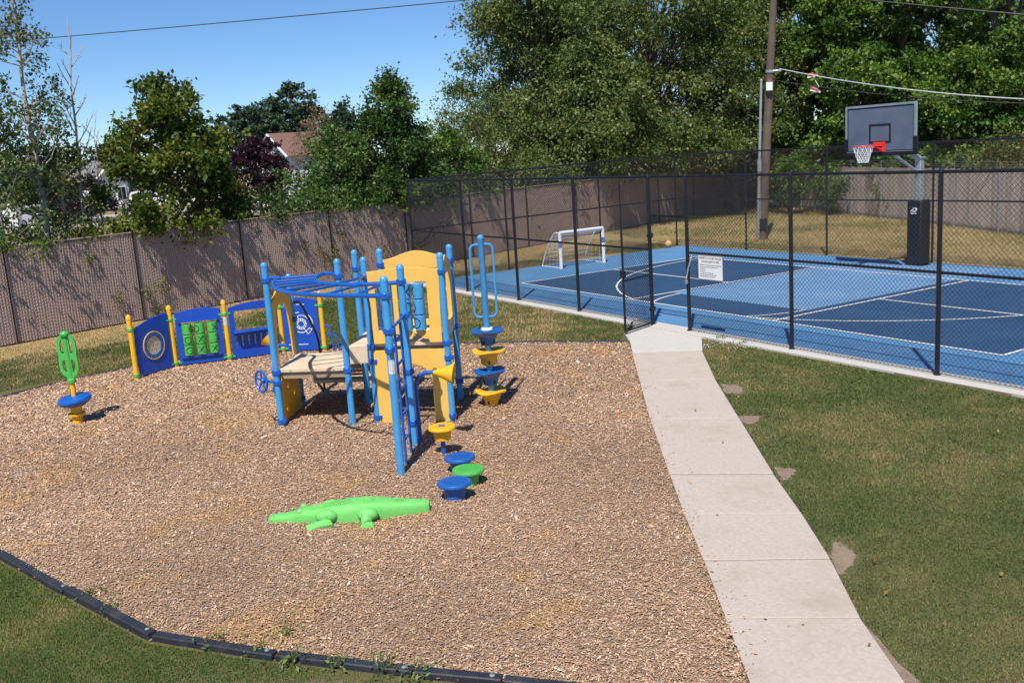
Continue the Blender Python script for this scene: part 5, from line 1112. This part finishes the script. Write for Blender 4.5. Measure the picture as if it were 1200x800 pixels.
# ------------------------------------------------------------------ street beyond the fence
sdir = (G(300,236)-G(30,262)); 
ra, rb_ = at0(-60,88), at0(440,88); rd = Vector((rb_[0]-ra[0], rb_[1]-ra[1], 0)).normalized(); rn = Vector((rd.y,-rd.x,0))
if rn.dot(CAM-Vector(ra)) < 0: rn = -rn
rc_ = (Vector(ra)+Vector(rb_))/2
sheet('road', [tuple((rc_+rd*s_*90+rn*o_)[:2]) for s_, o_ in ((-1,-5),(1,-5),(1,6.5),(-1,6.5))], .004, M['asphalt'])
for nm, o0_, o1_, m_ in (('pavement', 6.7, 8.4, 'concrete_new'),('pavement', -7.0, -5.2, 'concrete_new')):
    mb = MB(); mb.prism([tuple((rc_+rd*s_*90+rn*o_)[:2]) for s_, o_ in ((-1,o0_),(1,o0_),(1,o1_),(-1,o1_))], -.05, .13); mb.build(nm, M[m_])['kind'] = 'structure'
yk = G(296,237); mb = MB(); mb.box(yk+gz*.1, (1.6,.12,.11), (rd, rn, gz)); tag(mb.build('painted_kerb', M['kerb_yellow'], loc=yk, bev=.02), 'yellow painted kerb stone near the small white post', 'kerb')
def car(loc, yaw, paint, label, L_=4.6, W_=1.8, H_=1.65, suv=True):
    e = Vector((math.cos(yaw), math.sin(yaw), 0)); n_ = Vector((-e.y, e.x, 0)); c0 = Vector(loc); root = thing('parked_car', c0, label, 'car', 'parked cars beyond the fence'); h = L_/2
    low = [(-h,.35),(-h-.02,.65),(-h+.06,.95),(h-1.1,.95),(h-.12,.86),(h,.6),(h-.02,.32),(h-.5,.25),(-h+.5,.25)]
    top = [(-h+.08,.95),(-h+.28 if suv else -h+.75,H_-.05),(-h+.6 if suv else -h+1.3,H_),(h-2.2,H_-.02),(h-1.15,.95)]
    mb = MB(); put_shape(mb, flat_shape(low, [], W_, .05), c0, e, gz); put_shape(mb, flat_shape(top, [], W_*.86, .05), c0, e, gz); body = mb.build('body', M[paint], root)
    for s_ in (-1,1):
        win = [(-h+.32,1.0),(-h+.45 if suv else -h+.9,H_-.14),(h-2.25,H_-.13),(h-1.4,1.0)]
        mb = MB(); put_shape(mb, flat_shape(win, [], .02), c0+n_*(s_*(W_*.43+.012)), e, gz); mb.build('side_window', M['glass'], root)
        for xx in (-h+.85, h-.9):
            mb = MB(); mb.lathe(c0+e*xx+n_*(s_*(W_/2-.1))+gz*.33, [(.2,-.1),(.31,-.1),(.33,-.07),(.33,.07),(.31,.1),(.2,.1)], 16, n_); wl = mb.build('wheel', M['rubber'], root)
            mb = MB(); mb.lathe(c0+e*xx+n_*(s_*(W_/2-.0))+gz*.33, [(.2,-.03),(.2,.01),(.05,.02),(0,.02)], 12, n_*s_); mb.build('rim', M['galv'], wl)
        mb = MB(); mb.box(c0+e*(h-.04)+n_*(s_*.62)+gz*.68, (.05,.2,.08), (e, n_, gz)); mb.build('headlight', M['white_plastic'], root, bev=.02)
        mb = MB(); mb.box(c0-e*(h-.02)+n_*(s_*.72)+gz*.8, (.05,.1,.14), (e, n_, gz)); mb.build('tail_light', M['red'], root, bev=.02)
    for xx, dx in ((h-1.65,.42),(-h+.16,-.1)):
        mb = MB(); z0_, z1_ = 1.0, H_-.12; p0 = c0+e*(h-1.16 if dx > 0 else -h+.10)+gz*z0_; p1 = c0+e*(h-2.12 if dx > 0 else (-h+.27 if suv else -h+.72))+gz*z1_; off = (gz*.6+e*(.8 if dx > 0 else -.8))*.025
        mb.add([p0+n_*W_*.38+off, p0-n_*W_*.38+off, p1-n_*W_*.36+off, p1+n_*W_*.36+off], [(0,1,2,3)]); mb.build('windscreen', M['glass'], root)
    return root
yaw_r = math.atan2(rd.y, rd.x)
car(G(45,265), yaw_r+.5, 'car_white', 'white estate car parked behind the slender aspen trees')
car(G(14,264), yaw_r+.4, 'car_blue', 'slate-blue car parked next to the white estate car', H_=1.5, suv=False)
car(G(118,248), yaw_r, 'car_white', 'white car parked below the white gabled house', H_=1.5, suv=False)
car(G(180,243), yaw_r, 'car_white', 'white car glimpsed through the oak on its left', H_=1.7)
car(G(222,241), yaw_r+.1, 'car_white', 'white car glimpsed through the middle of the oak', H_=1.6)
car(G(268,239), yaw_r, 'car_white', 'white car showing between the oak and the plum tree', H_=1.55)
# box trailer at the frame edge
tb_ = G(-4,277); mb = MB(); root = thing('box_trailer', tb_, 'white box trailer beside the shrub at the fence end', 'trailer')
mb.box(tb_+gz*1.25, (1.6,1.0,.9), (rd, rn, gz)); mb.build('box', M['car_white'], root, bev=.05)
for s_ in (-.4,.4):
    mb = MB(); mb.lathe(tb_+rd*s_+rn*.95+gz*.3, [(.15,-.08),(.3,-.08),(.3,.08),(.15,.08)], 14, rn); mb.build('wheel', M['rubber'], root)
mb = MB(); mb.tube([tb_+rd*1.6+gz*.4, tb_+rd*2.6+gz*.4], .05, 6); mb.build('hitch', M['galv'], root)
# pallet stack, bin, white post
cp = G(84,262.5); root = thing('wooden_pallets', cp, 'orange-brown stack of pallets left of the green bin', 'pallets')
for k in range(9):
    mb = MB(); mb.box(cp+gz*(.1+k*.15), (.6,.5,.02), (rd, rn, gz)); 
    for s_ in (-.5,0,.5): mb.box(cp+rd*s_+gz*(.04+k*.15), (.05,.5,.04), (rd, rn, gz))
    mb.build('pallet', M['crate_wood'], root)
bn = G(101,262); root = thing('rubbish_bin', bn, 'dark green rubbish bin right of the wooden pallets', 'bin')
mb = MB(); mb.add([bn+rd*(x_*s_)+rn*(y_*s_)+gz*z_ for z_, s_ in ((.12,.42),(1.0,.55)) for x_, y_ in ((-1,-.8),(1,-.8),(1,.8),(-1,.8))], [(3,2,1,0),(4,5,6,7),(0,1,5,4),(1,2,6,5),(2,3,7,6),(3,0,4,7)]); mb.build('tub', M['green_bin'], root, bev=.03)
mb = MB(); mb.box(bn+gz*1.04, (.6,.5,.05), (rd, rn, gz)); mb.build('lid', M['green_bin'], root, bev=.03)
for s_ in (-1,1):
    mb = MB(); mb.lathe(bn+rd*.4*s_-rn*.4+gz*.1, [(.1,-.03),(.1,.03)], 12, rd); mb.build('wheel', M['rubber'], root)
hp = G(298,234); root = thing('utility_pedestal', hp, 'small white utility post on the verge by the plum tree', 'utility post')
mb = MB(); mb.lathe(hp, [(.28,0),(.28,.9),(.32,.92),(.32,1.05),(.2,1.2),(0,1.25)], 12); mb.build('body', M['white_paint'], root); mb = MB(); mb.lathe(hp, [(.34,0),(.34,.06)], 12); mb.build('base', M['concrete_new'], root)
# houses
def house(label, c0, yaw, Lx, Ly, eave, ridge, wallm, roofm, wins, over=.5):
    e = Vector((math.cos(yaw), math.sin(yaw), 0)); n_ = Vector((-e.y, e.x, 0)); c0 = Vector(c0); root = thing('house', c0, label, 'house')
    mb = MB(); hx_, hy_ = Lx/2, Ly/2; P_ = lambda x_, y_, z_: c0+e*x_+n_*y_+gz*z_
    mb.add([P_(-hx_,-hy_,-.1),P_(hx_,-hy_,-.1),P_(hx_,hy_,-.1),P_(-hx_,hy_,-.1),P_(-hx_,-hy_,eave),P_(hx_,-hy_,eave),P_(hx_,hy_,eave),P_(-hx_,hy_,eave),P_(-hx_,0,ridge-.05),P_(hx_,0,ridge-.05)], [(0,1,5,4),(2,3,7,6),(1,2,6,9,5),(3,0,4,8,7)]); wl = mb.build('wall', M[wallm], root)
    sl_ = (ridge-eave)/hy_
    for s_ in (-1,1):
        mb = MB(); z_o = eave-over*sl_; a = [P_(-hx_-over,s_*(hy_+over),z_o),P_(hx_+over,s_*(hy_+over),z_o),P_(hx_+over,0,ridge),P_(-hx_-over,0,ridge)]
        mb.add(a+[p+gz*.16 for p in a], [(0,1,2,3),(4,5,6,7),(0,1,5,4),(1,2,6,5),(2,3,7,6),(3,0,4,7)]); rf = mb.build('roof', M[roofm], root)
        for xx in (-hx_-over-.02, hx_+over+.02):
            mb = MB(); mb.tube([P_(xx,s_*(hy_+over),z_o+.05), P_(xx,0,ridge+.05)], .11, 4); mb.build('bargeboard', M['white_paint'], rf)
    for side, u0, z0_, ww, hh in wins:
        if side in ('e','w'): o_ = P_(hx_ if side == 'e' else -hx_, u0, z0_); ex = n_; nn_ = e if side == 'e' else -e
        else: o_ = P_(u0, hy_ if side == 'n' else -hy_, z0_); ex = e; nn_ = n_ if side == 'n' else -n_
        mb = MB(); mb.box(o_+nn_*.03+gz*hh/2, (ww/2+.09,.05,hh/2+.09), (ex, nn_, gz)); fr = mb.build('window', M['white_paint'], root)
        for k in (-1,1):
            mb = MB(); mb.box(o_+nn_*.07+ex*(k*ww/4)+gz*hh/2, (ww/4-.03,.02,hh/2-.02), (ex, nn_, gz)); mb.build('pane', M['glass'], fr)
    return root
tc_ = lambda c0: math.atan2(CAM.y-c0[1], CAM.x-c0[0])
h1 = at0(119,112); house('white gabled house with grey roof behind the bare trees', h1, tc_(h1)+.62, 5.2, 4.0, 3.2, 5.0, 'siding', 'shingle', [('e',-.9,1.0,1.0,1.3),('e',1.0,1.0,1.0,1.3),('e',0,3.0,.8,.9),('n',1.5,1.0,1.2,1.2),('s',0,1.0,1.2,1.2)], .4)
h2 = at0(370,92); house('white house with red-brown shingle roof behind the plum tree', h2, tc_(h2)-1.15, 6.5, 7.0, 4.3, 6.1, 'siding', 'brown_shingle', [('w',-2,1.2,1.2,1.3),('w',1.6,1.2,1.2,1.3),('w',0,3.6,1.0,1.0),('s',-2,1.2,1.4,1.3),('s',1.5,1.2,1.4,1.3)])
h3 = at0(312,92); house('small white gabled annex half hidden by the plum tree', h3, tc_(h3)-.1, 6, 3.4, 4.0, 5.3, 'siding', 'shingle', [('e',0,2.2,1.0,1.2)], .35)

# ------------------------------------------------------------------ weeds and litter
for k, (px, py, hgt) in enumerate([(337,744,.10),(250,757,.12),(345,778,.16),(400,782,.10),(452,788,.12),(490,792,.1),(300,766,.08),(105,700,.09),(130,716,.08),(870,404,.10),(845,398,.08)]):
    p = G(px, py); g = np.random.default_rng(500+k); n = 60; rt = thing('weed', p, 'small green weed sprouting alone among the wood chips' if k == 0 else ('small green weed tuft by the concrete curb near the gate' if k > 8 else 'small green weed growing against the black edging'), 'weed', None if k == 0 else ('weeds by the gate' if k > 8 else 'weeds by the edging'))
    C = np.array(p)+np.stack([g.normal(0,.06,n), g.normal(0,.06,n), np.abs(g.normal(.03, hgt*.35, n))], 1); V, F = leaf_cards(C, .045, .4, g, .2)
    array_mesh('leaves', V, F, M['leaf'], rt, col=np.tile(leaf_cols(n, [(.09,.14,.035),(.15,.20,.06),(.24,.27,.10)], g), (4,1)))
    mb = MB()
    for j in range(4): a = j*1.6; mb.tube([p, p+Vector((math.cos(a)*.04, math.sin(a)*.04, hgt*.8))], .003, 4)
    mb.build('stem', M['weed'], rt)
g = np.random.default_rng(9); n = 160; q = [G(px_, py_) for px_, py_ in zip(g.uniform(822,892,n), g.uniform(399,411,n))]; C = np.array([(p.x, p.y, .035+g.uniform(0,.03)) for p in q]); V, F = leaf_cards(C, .022, 1.0, g, 1.5)
tag(array_mesh('clover_flowers', V, F, M['leaf'], col=np.full((4*n,3), .7)), kind='stuff')
n = 34; q = []
while len(q) < n:
    p = G(g.uniform(760,1190), g.uniform(420,795)); q.append((p.x, p.y, .04))
V, F = leaf_cards(np.array(q), .04, .7, g, 2.0); tag(array_mesh('fallen_leaves', V, F, M['leaf'], col=np.tile(leaf_cols(n, [(.30,.18,.05),(.20,.12,.05),(.38,.26,.08)], g), (4,1))), kind='stuff')
